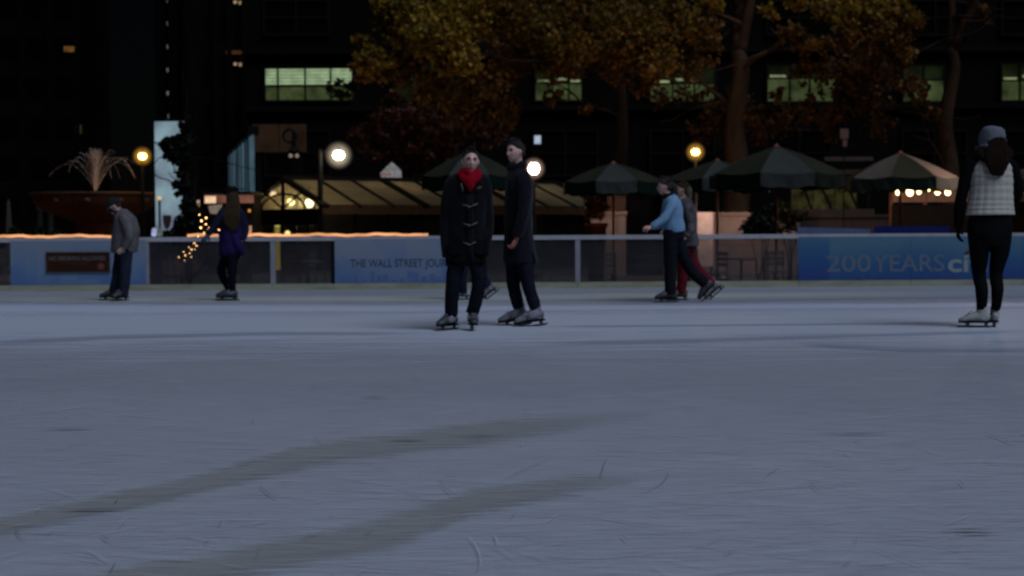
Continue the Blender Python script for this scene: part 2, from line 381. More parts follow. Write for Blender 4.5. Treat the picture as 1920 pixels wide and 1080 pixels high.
# worn, wetter bands on the ice (the shapes of old skating lanes), a painted mid-rink brightness and cuts left by blades: thin sheets on the ice
def bandmat(name, col, alpha, nscale=2.0):
    m, nt, b = _bsdf(name); b.inputs['Base Color'].default_value = (*col, 1); b.inputs['Roughness'].default_value = .6; b.inputs['Specular IOR Level'].default_value = .15
    uv = nt.nodes.new('ShaderNodeUVMap'); sp = nt.nodes.new('ShaderNodeSeparateXYZ'); nt.links.new(uv.outputs[0], sp.inputs[0])
    tc = nt.nodes.new('ShaderNodeTexCoord'); mp = nt.nodes.new('ShaderNodeMapping'); mp.inputs['Scale'].default_value = (1.2, 9, 1); nt.links.new(tc.outputs['Object'], mp.inputs[0])
    n = nt.nodes.new('ShaderNodeTexNoise'); n.inputs['Scale'].default_value = nscale; n.inputs['Detail'].default_value = 8; n.inputs['Roughness'].default_value = .72; nt.links.new(mp.outputs[0], n.inputs[0])
    # across: v = -1..1
    ab = nt.nodes.new('ShaderNodeMath'); ab.operation = 'ABSOLUTE'; nt.links.new(sp.outputs[1], ab.inputs[0])
    ad = nt.nodes.new('ShaderNodeMath'); ad.operation = 'MULTIPLY_ADD'; ad.inputs[1].default_value = 1.8; nt.links.new(n.outputs[0], ad.inputs[0]); nt.links.new(ab.outputs[0], ad.inputs[2])
    mr = nt.nodes.new('ShaderNodeMapRange'); mr.interpolation_type = 'SMOOTHSTEP'; mr.inputs[1].default_value = 1.72; mr.inputs[2].default_value = 1.08; mr.inputs[3].default_value = 0; mr.inputs[4].default_value = alpha
    nt.links.new(ad.outputs[0], mr.inputs[0])
    e = nt.nodes.new('ShaderNodeMapRange'); e.interpolation_type = 'SMOOTHSTEP'; e.inputs[1].default_value = 0; e.inputs[2].default_value = .18; nt.links.new(sp.outputs[0], e.inputs[0])
    e2 = nt.nodes.new('ShaderNodeMapRange'); e2.interpolation_type = 'SMOOTHSTEP'; e2.inputs[1].default_value = 1; e2.inputs[2].default_value = .72; nt.links.new(sp.outputs[0], e2.inputs[0])
    q = nt.nodes.new('ShaderNodeMath'); q.operation = 'MULTIPLY'; nt.links.new(mr.outputs[0], q.inputs[0]); nt.links.new(e.outputs[0], q.inputs[1])
    q2 = nt.nodes.new('ShaderNodeMath'); q2.operation = 'MULTIPLY'; nt.links.new(q.outputs[0], q2.inputs[0]); nt.links.new(e2.outputs[0], q2.inputs[1])
    nt.links.new(q2.outputs[0], b.inputs['Alpha'])
    return m
MT['smear'] = bandmat('worn_wet_ice', (.325, .335, .315), .68)
MT['smear_far'] = bandmat('wet_ice_far', (.33, .35, .43), .6, 1.0)
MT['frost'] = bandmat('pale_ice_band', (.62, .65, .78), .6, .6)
def smear(upper, lower, mtl, z, n=40):
    """band between two picture polylines lying on the ice"""
    def samp(pl, t):
        x = pl[0][0] + (pl[-1][0] - pl[0][0]) * t
        for (x0, y0), (x1, y1) in zip(pl, pl[1:]):
            if x0 <= x <= x1: return x, y0 + (y1 - y0) * (x - x0) / (x1 - x0)
        return pl[-1]
    vs = []; uv = []; fs = []
    for i in range(n + 1):
        t = i / n; p = gnd(*samp(upper, t)); q = gnd(*samp(lower, t)); c = (p + q) / 2; h = (p - q) / 2 * 1.25
        for v in (-1, -.5, 0, .5, 1): vs.append(c + h * v + Vector((0, 0, z))); uv.append((t, v))
    for i in range(n):
        for k in range(4): fs.append((i * 5 + k, i * 5 + k + 1, (i + 1) * 5 + k + 1, (i + 1) * 5 + k))
    me = bpy.data.meshes.new('smear'); me.from_pydata(vs, [], fs); me.update(); ul = me.uv_layers.new(name='UVMap')
    for l in me.loops: ul.data[l.index].uv = uv[l.vertex_index]
    me.materials.append(mtl); o = bpy.data.objects.new('smear', me); link(o, ice)
    for p in me.polygons:
        if p.normal.z < 0: me.flip_normals(); break
    return o
smear([(-260, 1000), (0, 968), (160, 935), (400, 880), (560, 832), (760, 806), (1000, 778), (1290, 764)], [(-260, 1060), (0, 1010), (180, 975), (420, 922), (600, 880), (760, 858), (1000, 826), (1290, 776)], MT['smear'], .004)
smear([(60, 1100), (220, 1062), (420, 1030), (600, 990), (700, 968), (880, 915), (1100, 885), (1280, 886)], [(60, 1170), (220, 1125), (420, 1096), (600, 1070), (740, 1040), (880, 975), (1100, 930), (1280, 897)], MT['smear'], .004)
smear([(-60, 640), (200, 628), (500, 622), (860, 622)], [(-60, 652), (200, 638), (500, 630), (860, 628)], MT['smear_far'], .004)
smear([(1000, 640), (1300, 634), (1600, 626), (2000, 616)], [(1000, 652), (1300, 644), (1600, 634), (2000, 624)], MT['smear_far'], .004)
smear([(1480, 640), (1700, 650), (2000, 652)], [(1480, 650), (1700, 662), (2000, 664)], MT['smear_far'], .008)
smear([(980, 611), (1300, 609), (1900, 603)], [(980, 616), (1300, 613), (1900, 607)], MT['smear_far'], .008)
smear([(-200, 556), (700, 553), (2100, 540)], [(-200, 570), (700, 570), (2100, 556)], bandmat('greenish_ice_edge', (.43, .46, .44), .8, .8), .004)
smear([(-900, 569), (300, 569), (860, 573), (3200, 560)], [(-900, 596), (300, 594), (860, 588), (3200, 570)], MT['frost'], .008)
smear([(1050, 570), (1500, 560), (2050, 552)], [(1050, 574), (1500, 563), (2050, 556)], MT['smear_far'], .008)
smear([(-1500, 566), (960, 566), (3400, 556)], [(-1500, 690), (960, 684), (3400, 676)], bandmat('painted_midrink_light', (.60, .64, .72), .62, .5), .002)  # pale sheet painting the brighter light over the middle of the rink
# blade cuts
mc = MB(); md = MB()
for i in range(1500):
    px = random.uniform(-80, 2000); py = 660 + 460 * random.random() ** .8
    c = gnd(px, py); L = random.uniform(.05, .30) if i % 4 else random.uniform(.2, .7)
    ang = random.gauss(0, .25) if random.random() < .8 else random.uniform(0, math.pi); k = random.gauss(0, .5); wd = random.uniform(.0006, .0019) * (c.y / 7) ** .6
    pts = []; p = Vector((c.x, c.y, 0)); n = 7
    for j in range(n + 1):
        pts.append(p.copy()); p += Vector((math.cos(ang), math.sin(ang), 0)) * (L / n); ang += k * L / n
    tgt = mc if random.random() < .5 else md
    z = .012
    vs = []
    for j, q in enumerate(pts):
        t = (pts[min(j + 1, n)] - pts[max(j - 1, 0)]).normalized(); nn = Vector((-t.y, t.x, 0)) * wd * math.sin(math.pi * (j + .3) / (n + .6))
        vs += [q + nn + Vector((0, 0, z)), q - nn + Vector((0, 0, z))]
    tgt.add(vs, [(2 * j, 2 * j + 1, 2 * j + 3, 2 * j + 2) for j in range(n)])
for (px, py, L, an) in ((760, 829, .22, .05), (905, 822, .3, -.1), (690, 747, .2, .1), (130, 808, .25, 0), (1610, 816, .35, -.15), (1840, 1000, .2, 0), (170, 965, .2, .1), (470, 870, .08, .4)):
    c = gnd(px, py); d = Vector((math.cos(an), math.sin(an), 0)); nn = Vector((-d.y, d.x, 0))
    for q in range(3):
        o_ = nn * random.uniform(-.05, .05) + d * random.uniform(-.05, .05); wv = .006
        md.add([c + o_ - d * L / 2 + Vector((0, 0, .012)), c + o_ - nn * wv + Vector((0, 0, .012)), c + o_ + d * L / 2 + Vector((0, 0, .012)), c + o_ + nn * wv + Vector((0, 0, .012))], [(0, 1, 2, 3)])
def up(mb): 
    return mb
o = mc.build('blade_cut', mat('pale_ice_cut', (.52, .54, .58), .7, .1), ice); o['kind'] = 'stuff'
o = md.build('blade_cut', mat('dark_ice_cut', (.17, .18, .20), .5, .2), ice); o['kind'] = 'stuff'
for o in (o, bpy.data.objects['blade_cut']):
    if o.data.polygons[0].normal.z < 0: o.data.flip_normals()

# ------------------------------------------------------------------ rink barrier
bar = empty('rink_barrier', bpt(960), 'long white-railed rink barrier of clear and blue printed panels behind the skaters', 'rink barrier')
HB = .905
def printmat(name, cols, scale, seed, grad=True):
    """printed artwork: pale sky at the top, deeper blue shapes below"""
    m, nt, b = _bsdf(name)
    tc = nt.nodes.new('ShaderNodeTexCoord'); mp = nt.nodes.new('ShaderNodeMapping'); mp.inputs['Location'].default_value = (seed, 0, seed); mp.inputs['Scale'].default_value = (1, 1, .7)
    nt.links.new(tc.outputs['Object'], mp.inputs[0])
    v = nt.nodes.new('ShaderNodeTexVoronoi'); v.inputs['Scale'].default_value = scale; v.distance = 'CHEBYCHEV'; nt.links.new(mp.outputs[0], v.inputs[0])
    n = nt.nodes.new('ShaderNodeTexNoise'); n.inputs['Scale'].default_value = scale * .8; n.inputs['Detail'].default_value = 3; nt.links.new(mp.outputs[0], n.inputs[0])
    sp = nt.nodes.new('ShaderNodeSeparateXYZ'); nt.links.new(tc.outputs['Object'], sp.inputs[0])
    sc = nt.nodes.new('ShaderNodeSeparateColor'); nt.links.new(v.outputs['Color'], sc.inputs[0])
    a1 = nt.nodes.new('ShaderNodeMath'); a1.operation = 'MULTIPLY_ADD'; a1.inputs[1].default_value = .30; nt.links.new(sc.outputs[0], a1.inputs[0]); nt.links.new(sp.outputs[2], a1.inputs[2])
    a2 = nt.nodes.new('ShaderNodeMath'); a2.operation = 'MULTIPLY_ADD'; a2.inputs[1].default_value = .55; nt.links.new(n.outputs[0], a2.inputs[0]); nt.links.new(a1.outputs[0], a2.inputs[2])
    mr = nt.nodes.new('ShaderNodeMapRange'); mr.inputs[1].default_value = .35; mr.inputs[2].default_value = 1.25; nt.links.new(a2.outputs[0], mr.inputs[0])
    cr = nt.nodes.new('ShaderNodeValToRGB'); e = cr.color_ramp.elements
    while len(e) < len(cols): e.new(.5)
    for i, c in enumerate(cols): e[i].position = i / (len(cols) - 1); e[i].color = (*c, 1)
    nt.links.new(mr.outputs[0], cr.inputs[0]); nt.links.new(cr.outputs[0], b.inputs['Base Color']); b.inputs['Roughness'].default_value = .45
    return m
MT['print_a'] = printmat('pale_blue_print', [(.055, .105, .24), (.075, .14, .27), (.115, .18, .27), (.15, .19, .25)], 2.2, 1.3)
MT['print_b'] = printmat('pale_skyline_print', [(.065, .115, .25), (.09, .145, .26), (.14, .185, .27), (.18, .21, .27)], 2.6, 4.1)
MT['print_c'] = printmat('deep_blue_print', [(.010, .032, .14), (.011, .050, .18), (.020, .090, .19), (.06, .14, .20)], .9, 7.7)
cols = [(-700, -450, 'c'), (-450, -220, 'g'), (-220, 18, 'g'), (18, 277, 'a'), (277, 512, 'g'), (512, 625, 'g'), (625, 855, 'b'), (855, 1083, 'g'), (1083, 1290, 'g'), (1290, 1497, 'g'), (1497, 1706, 'c'), (1706, 1915, 'c'), (1915, 2125, 'c'), (2125, 2335, 'g')]
Z0, Z1 = .105, HB - .075
panels = {}
for x0, x1, t in cols:
    p0, p1 = bpt(x0), bpt(x1); c = (p0 + p1) / 2; L = (p1 - p0).length; rot = Matrix.Rotation(math.atan2(bdir.y, bdir.x), 3, 'Z')
    if t == 'g':
        o = MB().box(c + Vector((0, 0, (Z0 + Z1) / 2)), (L - .05, .012, Z1 - Z0), rot).build('clear_panel', MT['plexi'], bar)
    else:
        o = MB().box(c + Vector((0, 0, (Z0 + HB - .05) / 2)) + bnor * .03, (L - (.004 if t == 'c' else .05), .02, HB - .05 - Z0), rot).build('printed_panel', MT['print_' + t], bar); panels[x0] = o
    k = MB().box(c + Vector((0, 0, .0525)) + bnor * .02, (L - .006, .08, .105), rot).build('kick_plate', MT['kick'], bar)
    r_ = MB().box(c + Vector((0, 0, HB - .0375)), (L - .002, .07, .075), rot); r_.build('rail', MT['white_paint'], bar)
    if not (t == 'c' and x0 >= 1497) and x0 != 18:
        MB().box(p0 + Vector((0, 0, (Z0 + Z1) / 2)), (.085 if x0 in (512, 1083) else .05, .06, Z1 - Z0), rot).build('post', MT['post'] if x0 in (512, 1083, 18, 277) else MT['dark_metal'], bar)
# lettering on the printed panels
def blet(txt, x0, x1, yb, h, m, parent, off=.0425, bold=0.0):
    d0 = bpt(x0); d1 = bpt(x1); z = at(x0, yb, d0.y).z
    return text_mesh(txt, 'lettering', m, parent, Vector((d0.x, d0.y, z)) + bnor * off, bdir, (0, 0, 1), h, (d1 - d0).length, bold=bold)
lt_dark = mat('dark_print', (.035, .055, .10), .6, .1); lt_grey = mat('grey_blue_print', (.105, .135, .18), .5, .08); lt_white = mat('pale_print', (.20, .24, .25), .5, .05)
blet('THE WALL STREET JOURNAL', 657, 868, 501, .135, lt_dark, panels[625], bold=.012)
blet('200', 1548, 1632, 509, .29, lt_grey, panels[1497], bold=.012)
blet('YEARS', 1634, 1769, 509, .29, lt_grey, panels[1497], off=.0435, bold=.012)
blet('citi', 1776, 1850, 509, .29, lt_white, panels[1706], bold=.022)
mb = MB(); arc = []
for i in range(13):
    t = i / 12; q = bpt(1806 + 44 * t); arc.append(Vector((q.x, q.y, at(1806, 477, q.y).z + .09 * math.sin(math.pi * t))) + bnor * .043)
mb.tube(arc, [.004] + [.022] * 11 + [.004], 6).build('logo_arc', mat('red_print', (.14, .012, .014), .5, .05), panels[1706])
# little skyline marks along the foot of the deep blue print and inside the pale one
mb = MB()
for i in range(16):
    q = bpt(1590 + i * 13 + random.uniform(-4, 4)); h = random.uniform(.02, .07); mb.box(Vector((q.x, q.y, Z0 + .012 + h / 2)) + bnor * .041, (random.uniform(.03, .08), .004, h), rot)
o = mb.build('skyline_print', mat('pale_skyline_mark', (.04, .07, .15), .5, .1), panels[1497])
mb = MB()
for i in range(15):
    q = bpt(640 + i * 14 + random.uniform(-4, 4)); h = random.uniform(.03, .2); mb.box(Vector((q.x, q.y, Z0 + .02 + h / 2)) + bnor * .041, (random.uniform(.05, .13), .004, h), rot)
o['kind'] = 'stuff'; o = mb.build('skyline_print', mat('blue_skyline_mark', (.085, .135, .26), .5, .15), panels[625])
o['kind'] = 'stuff'
# sign on the left printed panel
sp0, sp1 = bpt(89), bpt(206); zt, zb = at(89, 474, sp0.y).z, at(89, 510, sp0.y).z
c = (sp0 + sp1) / 2; SW = (sp1 - sp0).length
sg = empty('sign', Vector((c.x, c.y, zb)) + bnor * .05, 'small brown no-smoking sign with grey lettering fixed to the pale blue barrier panel', 'sign')
MB().box(Vector((c.x, c.y, (zt + zb) / 2)) + bnor * .052, (SW, .012, zt - zb), rot).build('board', mat('brown_sign_paint', (.030, .0125, .007), .5, .25, 5), sg)
mb = MB()
for z in (zt + .006, zb - .006): mb.box(Vector((c.x, c.y, z)) + bnor * .054, (SW + .03, .02, .014), rot)
for q in (sp0, sp1): mb.box(Vector((q.x, q.y, (zt + zb) / 2)) + bnor * .054 + (q - c).normalized() * .008, (.014, .02, zt - zb), rot)
mb.build('frame', mat('grey_sign_frame', (.07, .065, .055), .5, .1), sg)
sgl = mat('sign_lettering', (.10, .092, .085), .6, .1)
hh = zt - zb
text_mesh('NO SMOKING ALLOWED', 'lettering', sgl, sg, Vector((sp0.x, sp0.y, zt - hh * .40)) + bdir * .04 + bnor * .060, bdir, (0, 0, 1), hh * .23, SW - .1, bold=.02)
text_mesh('IN THIS PARK', 'lettering', mat('dim_sign_lettering', (.045, .037, .03), .6, .1), sg, Vector((sp0.x, sp0.y, zt - hh * .60)) + bdir * (SW * .22) + bnor * .060, bdir, (0, 0, 1), hh * .10, SW * .48, bold=.0)
q = sp0 + bdir * (SW * .87)
MB().tube([Vector((q.x, q.y, zb + hh * .28)) + bnor * .058, Vector((q.x, q.y, zb + hh * .28)) + bnor * .064], hh * .17, 20).build('disc', mat('faded_red_disc', (.13, .04, .03), .6, .2, 12), sg)
# rope lights along the rail
def rope(x0, x1, label):
    pts = []; n = int((x1 - x0) / 9)
    for i in range(n + 1):
        px = x0 + (x1 - x0) * i / n; q = bpt(px, HB + .024 + .010 * math.sin(px * .055) + .006 * math.sin(px * .17 + 1)); pts.append(q + bnor * (.02 + .01 * math.sin(px * .03)))
    o = MB().tube(pts, .023, 8).build('rope_light', MT['rope'], None, True, pts[0]); tag(o, label, 'rope light')
rope(-330, 236, 'glowing orange rope light on the rail above the pale blue panel with the brown sign')
rope(352, 803, 'glowing orange rope light on the rail from the leaning lit sapling to the duffle-coat skater')
# banners on an inner fence behind the barrier
for (x0, x1, yt, yb, mcol, lab, slant) in ((1508, 1648, 426, 445, (.10, .13, .22), 'pale blue cloth banner showing just above the deep blue barrier panels', 3), (1656, 1800, 424, 446, (.012, .016, .10), 'dark violet-blue cloth banner next to the pale one above the barrier', 0)):
    off = -.55; p0, p1 = bpt(x0, 0, off), bpt(x1, 0, off)
    e = empty('banner', Vector((p0.x, p0.y, GZ)), lab, 'banner')
    z0 = GZ + .3; zt0, zt1 = at(x0, yt, p0.y).z, at(x1, yt + slant, p1.y).z
    MB().prism([Vector((p0.x, p0.y, z0)), Vector((p1.x, p1.y, z0)), Vector((p1.x, p1.y, zt1)), Vector((p0.x, p0.y, zt0))], -bnor * .03).build('cloth', mat('banner_cloth', mcol, .7, .2, 3), e)
    mb = MB()
    for q in (p0 + bdir * .08, p1 - bdir * .08): mb.tube([Vector((q.x, q.y, GZ)) - bnor * .07, Vector((q.x, q.y, zt1 - .05)) - bnor * .07], .03, 8)
    mb.build('support', MT['dark_metal'], e)

# ------------------------------------------------------------------ buildings behind the park
YB = 88.0
def pxx(px, Y): return at(px, 430, Y).x
def pz(py, Y, px=960): return at(px, py, Y).z
MT['pane_lit'] = emit('fluorescent_lit_pane', (.40, .54, .20), .085, .7, .9)
MT['pane_dim'] = emit('dim_lit_pane', (.30, .42, .15), .018, .8, .9)
MT['pane_blind'] = emit('lit_pane_behind_blind', (.60, .82, .46), .44, .3, 1.5)
MT['tube_glow'] = emit('office_tube_glow', (.72, .80, .42), .30, .5, 1.2)
MT['ledge'] = mat('facade_ledge', (.003, .0025, .0022), .8, .2, 2)
off_ = empty('office_building', (pxx(1200, YB), YB, GZ), 'dark office block behind the trees with a row of pale green lit windows', 'building')
xl, xr = pxx(463, YB), pxx(2300, YB)
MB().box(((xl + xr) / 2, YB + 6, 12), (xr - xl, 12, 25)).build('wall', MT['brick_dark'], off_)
mb = MB()
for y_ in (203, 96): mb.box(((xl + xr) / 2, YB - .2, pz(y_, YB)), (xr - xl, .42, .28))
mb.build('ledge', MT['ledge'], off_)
k = 29.0 / 960
def office_window(x0, x1, y0, y1, pan, blind=0, split=(.3, .62), tr=.58, lights=()):
    a_, b_ = pxx(x0, YB), pxx(x1, YB); zt, zb = pz(y0, YB, x0), pz(y1, YB, x0)
    fr = MB()
    for xx in [a_, b_] + [a_ + (b_ - a_) * s_ for s_ in split]: fr.box((xx, YB - .12, (zt + zb) / 2), (.10, .16, zt - zb))
    zm = zb + (zt - zb) * (1 - tr)
    for zz in (zt, zb): fr.box(((a_ + b_) / 2, YB - .125, zz), (b_ - a_ + .1, .17, .11))
    fr.box(((a_ + b_) / 2, YB - .115, zm), (b_ - a_, .14, .10))
    f = fr.build('window', MT['pavilion_frame'], off_)
    es = [a_] + [a_ + (b_ - a_) * s_ for s_ in split] + [b_]
    for i in range(len(es) - 1):
        for (u, v, hi) in ((zm, zt, True), (zb, zm, False)):
            MB().box(((es[i] + es[i + 1]) / 2, YB - .05, (u + v) / 2), (es[i + 1] - es[i] - .1, .02, v - u - .1)).build('pane', pan[0] if hi else pan[1], f)
        if lights and i in lights:
            MB().box(((es[i] + es[i + 1]) / 2, YB - .075, zm + .12 * (1 + i % 2)), ((es[i + 1] - es[i]) * .72, .02, .13)).build('ceiling_light', MT['tube_glow'], f)
        if blind:
            sl = MB(); n = blind
            for q in range(n): sl.box(((es[i] + es[i + 1]) / 2, YB - .082, zt - .1 - (zt - zm) * (q + .5) / n * .92), (es[i + 1] - es[i] - .14, .02, .035))
            o = sl.build('blind', MT['pavilion_frame'], f)
L_, D_, B_ = MT['pane_lit'], MT['pane_dim'], MT['pane_blind']
office_window(500, 664, 128, 190, (B_, L_), 5, (.15, .46, .75), .55)
office_window(740, 900, 124, 190, (D_, D_), 0)
office_window(1004, 1092, 123, 190, (D_, L_), 0, (.38, .72), .5, (0, 1, 2))
office_window(1219, 1340, 123, 192, (D_, L_), 0, (.35, .68), .5, (0, 1))
office_window(1437, 1566, 123, 192, (D_, L_), 4, (.33, .62), .35, (0,))
office_window(1690, 1768, 123, 192, (D_, L_), 0, (.5,), .4)
office_window(1874, 1990, 120, 190, (D_, L_), 0, (.3, .65), .45, (0, 1))
for i, x0 in enumerate((500, 740, 1000, 1219, 1437, 1690, 1874)):
    office_window(x0, x0 + 120, 2, 66, (MT['window_dark'], MT['window_dark']), 0, (.5,), .5)
    office_window(x0, x0 + 120, 245, 330, (MT['window_dark'], MT['window_dark']), 0, (.5,), .5)
# towers far behind on the left
YT = 125.0
lit_w = emit('amber_lit_window', (.95, .45, .10), .10, .4); lit_g = emit('greenish_lit_window', (.4, .5, .12), .06, .4); lit_p = emit('warm_white_lit_window', (1, .68, .42), .45, .4); lit_c = emit('cool_lit_window', (.5, .62, .62), .22, .3)
def tower(x0, x1, Y, H, label, cols_, rows, lit):
    a_, b_ = pxx(x0, Y), pxx(x1, Y)
    t = empty('tower_block', ((a_ + b_) / 2, Y, GZ), label, 'building')
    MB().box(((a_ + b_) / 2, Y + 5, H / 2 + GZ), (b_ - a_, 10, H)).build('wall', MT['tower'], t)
    mb = MB()
    for i in range(cols_ + 1): mb.box((a_ + (b_ - a_) * i / cols_, Y - .1, H / 2 + GZ), (.35, .25, H))
    mb.build('pilaster', MT['brick_dark'], t)
    n = 0
    for r in range(rows):
        for c_i in range(cols_):
            wd = (b_ - a_) / cols_; MB().box((a_ + wd * (c_i + .5), Y - .02, 3 + r * 3.2), (wd - .8, .08, 1.9)).build('window', MT['window_dark'], t)
    for (px, py, w_, h_, m_) in lit:
        q = at(px, py, Y - .16); s_ = Y / F
        MB().box((q.x, Y - .16, q.z), (w_ * s_, .06, h_ * s_)).build('window', m_, t)
    return t
tower(-60, 150, YT, 60, 'dark tower block at the far left with one amber lit window', 4, 6, [(130, 92, 20, 10, lit_w), (147, 243, 11, 16, lit_g)])
tower(300, 348, YT + 12, 60, 'slim dark tower with a vertical row of small cool lights', 2, 4, [(316, y, 6, 7, lit_c) for y in (2, 44, 88, 131, 175)] + [(319, 218, 8, 8, lit_c)])
tower(380, 462, YT - 12, 60, 'dark tower block with small warm lights left of the office block', 3, 5, [(444, 98, 40, 7, emit('dull_amber_window', (.8, .32, .12), .05, .5)), (441, 120, 5, 5, lit_p), (452, 121, 8, 6, lit_p), (464, 120, 6, 5, lit_p), (441, 4, 5, 5, lit_p), (452, 5, 8, 6, lit_p), (463, 4, 6, 5, lit_p)])
# long glazed hall receding, lit blue inside
p0 = at(429, 290, 92); p1 = at(475, 258, 71)
hall = empty('glass_hall', (p1.x, p1.y, GZ), 'blue-lit glazed hall with vertical fins receding behind the market stall', 'building')
d = Vector((p0.x - p1.x, p0.y - p1.y, 0)); zt = (p0.z + p1.z) / 2
n = 8; blu = [emit('blue_lit_glazing', c, s_, .35, .7) for c, s_ in (((.22, .42, .56), .17), ((.16, .32, .44), .12), ((.28, .46, .60), .20))]
dn = d.normalized(); nn = Vector((-dn.y, dn.x, 0)); nn = nn if nn.y < 0 else -nn
ra = Matrix.Rotation(math.atan2(dn.y, dn.x), 3, 'Z')
for i in range(n):
    a_ = Vector((p1.x, p1.y, 0)) + d * ((i + .5) / n); wd = d.length / n
    MB().box(Vector((a_.x, a_.y, (zt + GZ) / 2)), (wd - .3, .1, zt - GZ), ra).build('pane', blu[i % 3], hall)
    MB().box(Vector((a_.x, a_.y, (zt + GZ) / 2)) + dn * (wd / 2) + nn * .06, (.5, .04, zt - GZ), ra).build('fin', MT['dark_metal'], hall)
MB().box(Vector((p1.x, p1.y, zt + .2)) + d * .5, (d.length, .5, .4), ra).build('roof', MT['dark_metal'], hall)
MB().box(Vector((p1.x, p1.y, 2.6)) + d * .5 + nn * .1, (d.length, .3, .22), ra).build('beam', MT['dark_metal'], hall)
# dim brown billboard
YS = 72.0; a_, b_ = pxx(474, YS), pxx(577, YS); zt, zb = pz(233, YS, 520), pz(285, YS, 520)
bb = empty('billboard', ((a_ + b_) / 2, YS, GZ), 'dim brown two-part billboard in front of the office block', 'billboard')
mb_ = emit('dim_backlit_poster', (.42, .24, .14), .030, .45, .8)
for i in range(2):
    w_ = (b_ - a_) / 2; MB().box((a_ + w_ * (i + .5), YS, (zt + zb) / 2), (w_ - .05, .12, zt - zb)).build('poster_panel', mb_, bb)
mb = MB()
for xx in (a_ + .3, b_ - .3): mb.box((xx, YS + .2, (zb + GZ) / 2 + .3), (.16, .16, zb - GZ + .6))
mb.build('support', MT['dark_metal'], bb)

# ------------------------------------------------------------------ street lamps
def lamp(px, py, Y, m, core_px, halo_px, tint, energy, col, label, arm=None, post_dark=True, acorn=False):
    q = at(px, py, Y); s_ = Y / F; ex = 0 if arm is None else (arm - px) * s_
    e = empty('street_lamp', (q.x + ex, Y, GZ), label, 'street lamp')
    pm = MT['dark_metal'] if post_dark else mat('pale_lamp_post', (.22, .22, .24), .5, .1)
    if arm is None:
        MB().lathe((q.x, Y, GZ), [(.16, 0), (.16, .25), (.08, .4), (.055, .9), (.045, q.z - GZ - core_px * s_)], 10).build('post', pm, e)
    else:
        MB().lathe((q.x + ex, Y, GZ), [(.16, 0), (.16, .25), (.09, .4), (.085, q.z - GZ + .1), (.05, q.z - GZ + .2)], 10).build('post', pm, e)
        MB().tube([(q.x + ex, Y, q.z + .08), (q.x + ex * .5, Y, q.z + .16), (q.x + ex * .12, Y, q.z + core_px * s_ + .10), (q.x, Y, q.z + core_px * s_ + .05)], .03, 8).build('arm', MT['dark_metal'], e)
    c = core_px * s_
    MB().ball(q, (c * 1.08, c * 1.08, c * (1.2 if acorn else .86)), 20, 14).build('lamp_globe', m, e, True)
    MB().ball(q, halo_px * s_ * 1.0, 28, 18).build('glow_shell', halo_glow('painted_lamp_halo', col, .42), e, True)  # emissive shell painting the lens glow around the lamp
    cap = MB().lathe((q.x, Y, q.z + c * 1.0), [(c * .5, 0), (c * .42, .03), (c * .2, .08), (.01, .12)], 12).build('cap', MT['dark_metal'], e)
    l = point_light('lamp_light', q + Vector((0, -halo_px * s_ * 1.3, 0)), col, energy, .15); l.parent = e; l.location = l.location - ORG[e.name]
    return e
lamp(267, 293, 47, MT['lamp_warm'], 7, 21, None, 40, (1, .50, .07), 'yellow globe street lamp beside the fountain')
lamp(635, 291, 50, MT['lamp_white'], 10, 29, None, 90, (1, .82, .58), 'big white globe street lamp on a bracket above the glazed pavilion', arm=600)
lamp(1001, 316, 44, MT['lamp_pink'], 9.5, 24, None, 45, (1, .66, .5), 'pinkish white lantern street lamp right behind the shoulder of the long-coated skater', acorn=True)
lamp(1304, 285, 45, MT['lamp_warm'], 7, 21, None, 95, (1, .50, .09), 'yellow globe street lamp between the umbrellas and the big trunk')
# ornate dark lamp standard with a ring in front of the billboard
Yo = 68.0; q = at(551, 288, Yo); s_ = Yo / F
e = empty('ornamental_standard', (q.x, Yo, GZ), 'dark ornamental standard with a scrolled ring against the brown billboard', 'lamp standard')
MB().lathe((q.x, Yo, GZ), [(.22, 0), (.2, .5), (.07, .8), (.06, q.z - GZ - .1), (.2, q.z - GZ), (.26, q.z - GZ + .1), (.10, q.z - GZ + .3), (.07, q.z - GZ + .95)], 10).build('post', MT['dark_metal'], e)
ring = [at(543 + 12 * math.cos(t), 255 + 12 * math.sin(t), Yo) for t in np.linspace(0, 2 * math.pi, 20, endpoint=False)]
MB().tube(ring, .055, 8, closed=True).build('ring', MT['dark_metal'], e)
for dx in (-6, 6): MB().ball(at(551 + dx, 292, Yo - .3), .09, 10, 6).build('bulb', emit('dim_bulb', (1, .8, .6), .2), e)
# small cool light high between the heads, pink sign on a thin post
q = at(1008, 262, 58); e = empty('wall_lantern', (q.x, 58, GZ), 'small square cold-white lantern on a thin dark post above the long-coated skater', 'lantern')
MB().tube([(q.x, 58, GZ), (q.x, 58, q.z - .14)], .035, 8).build('post', MT['dark_metal'], e)
MB().box(q, (.24, .2, .30)).build('lantern_glass', emit('cold_lantern', (.62, .75, .95), .55, .3, 5), e)
MB().lathe((q.x, 58, q.z + .15), [(.17, 0), (.02, .12)], 4, math.pi / 4).build('cap', MT['dark_metal'], e)
q = at(1583, 252, 46); e = empty('street_sign', (q.x, 46, GZ), 'small pale pink sign on a thin post above the largest umbrella', 'sign')
MB().tube([(q.x, 46.05, GZ), (q.x, 46.05, q.z + .2)], .02, 8).build('post', MT['dark_metal'], e)
pk = mat('pale_pink_sign', (.10, .06, .055), .6, .2, 8)
MB().box((q.x, 46, q.z + .02), (.24, .03, .30)).build('plate', pk, e); MB().box((q.x + .02, 46, q.z - .26), (.12, .03, .2)).build('plate', pk, e)

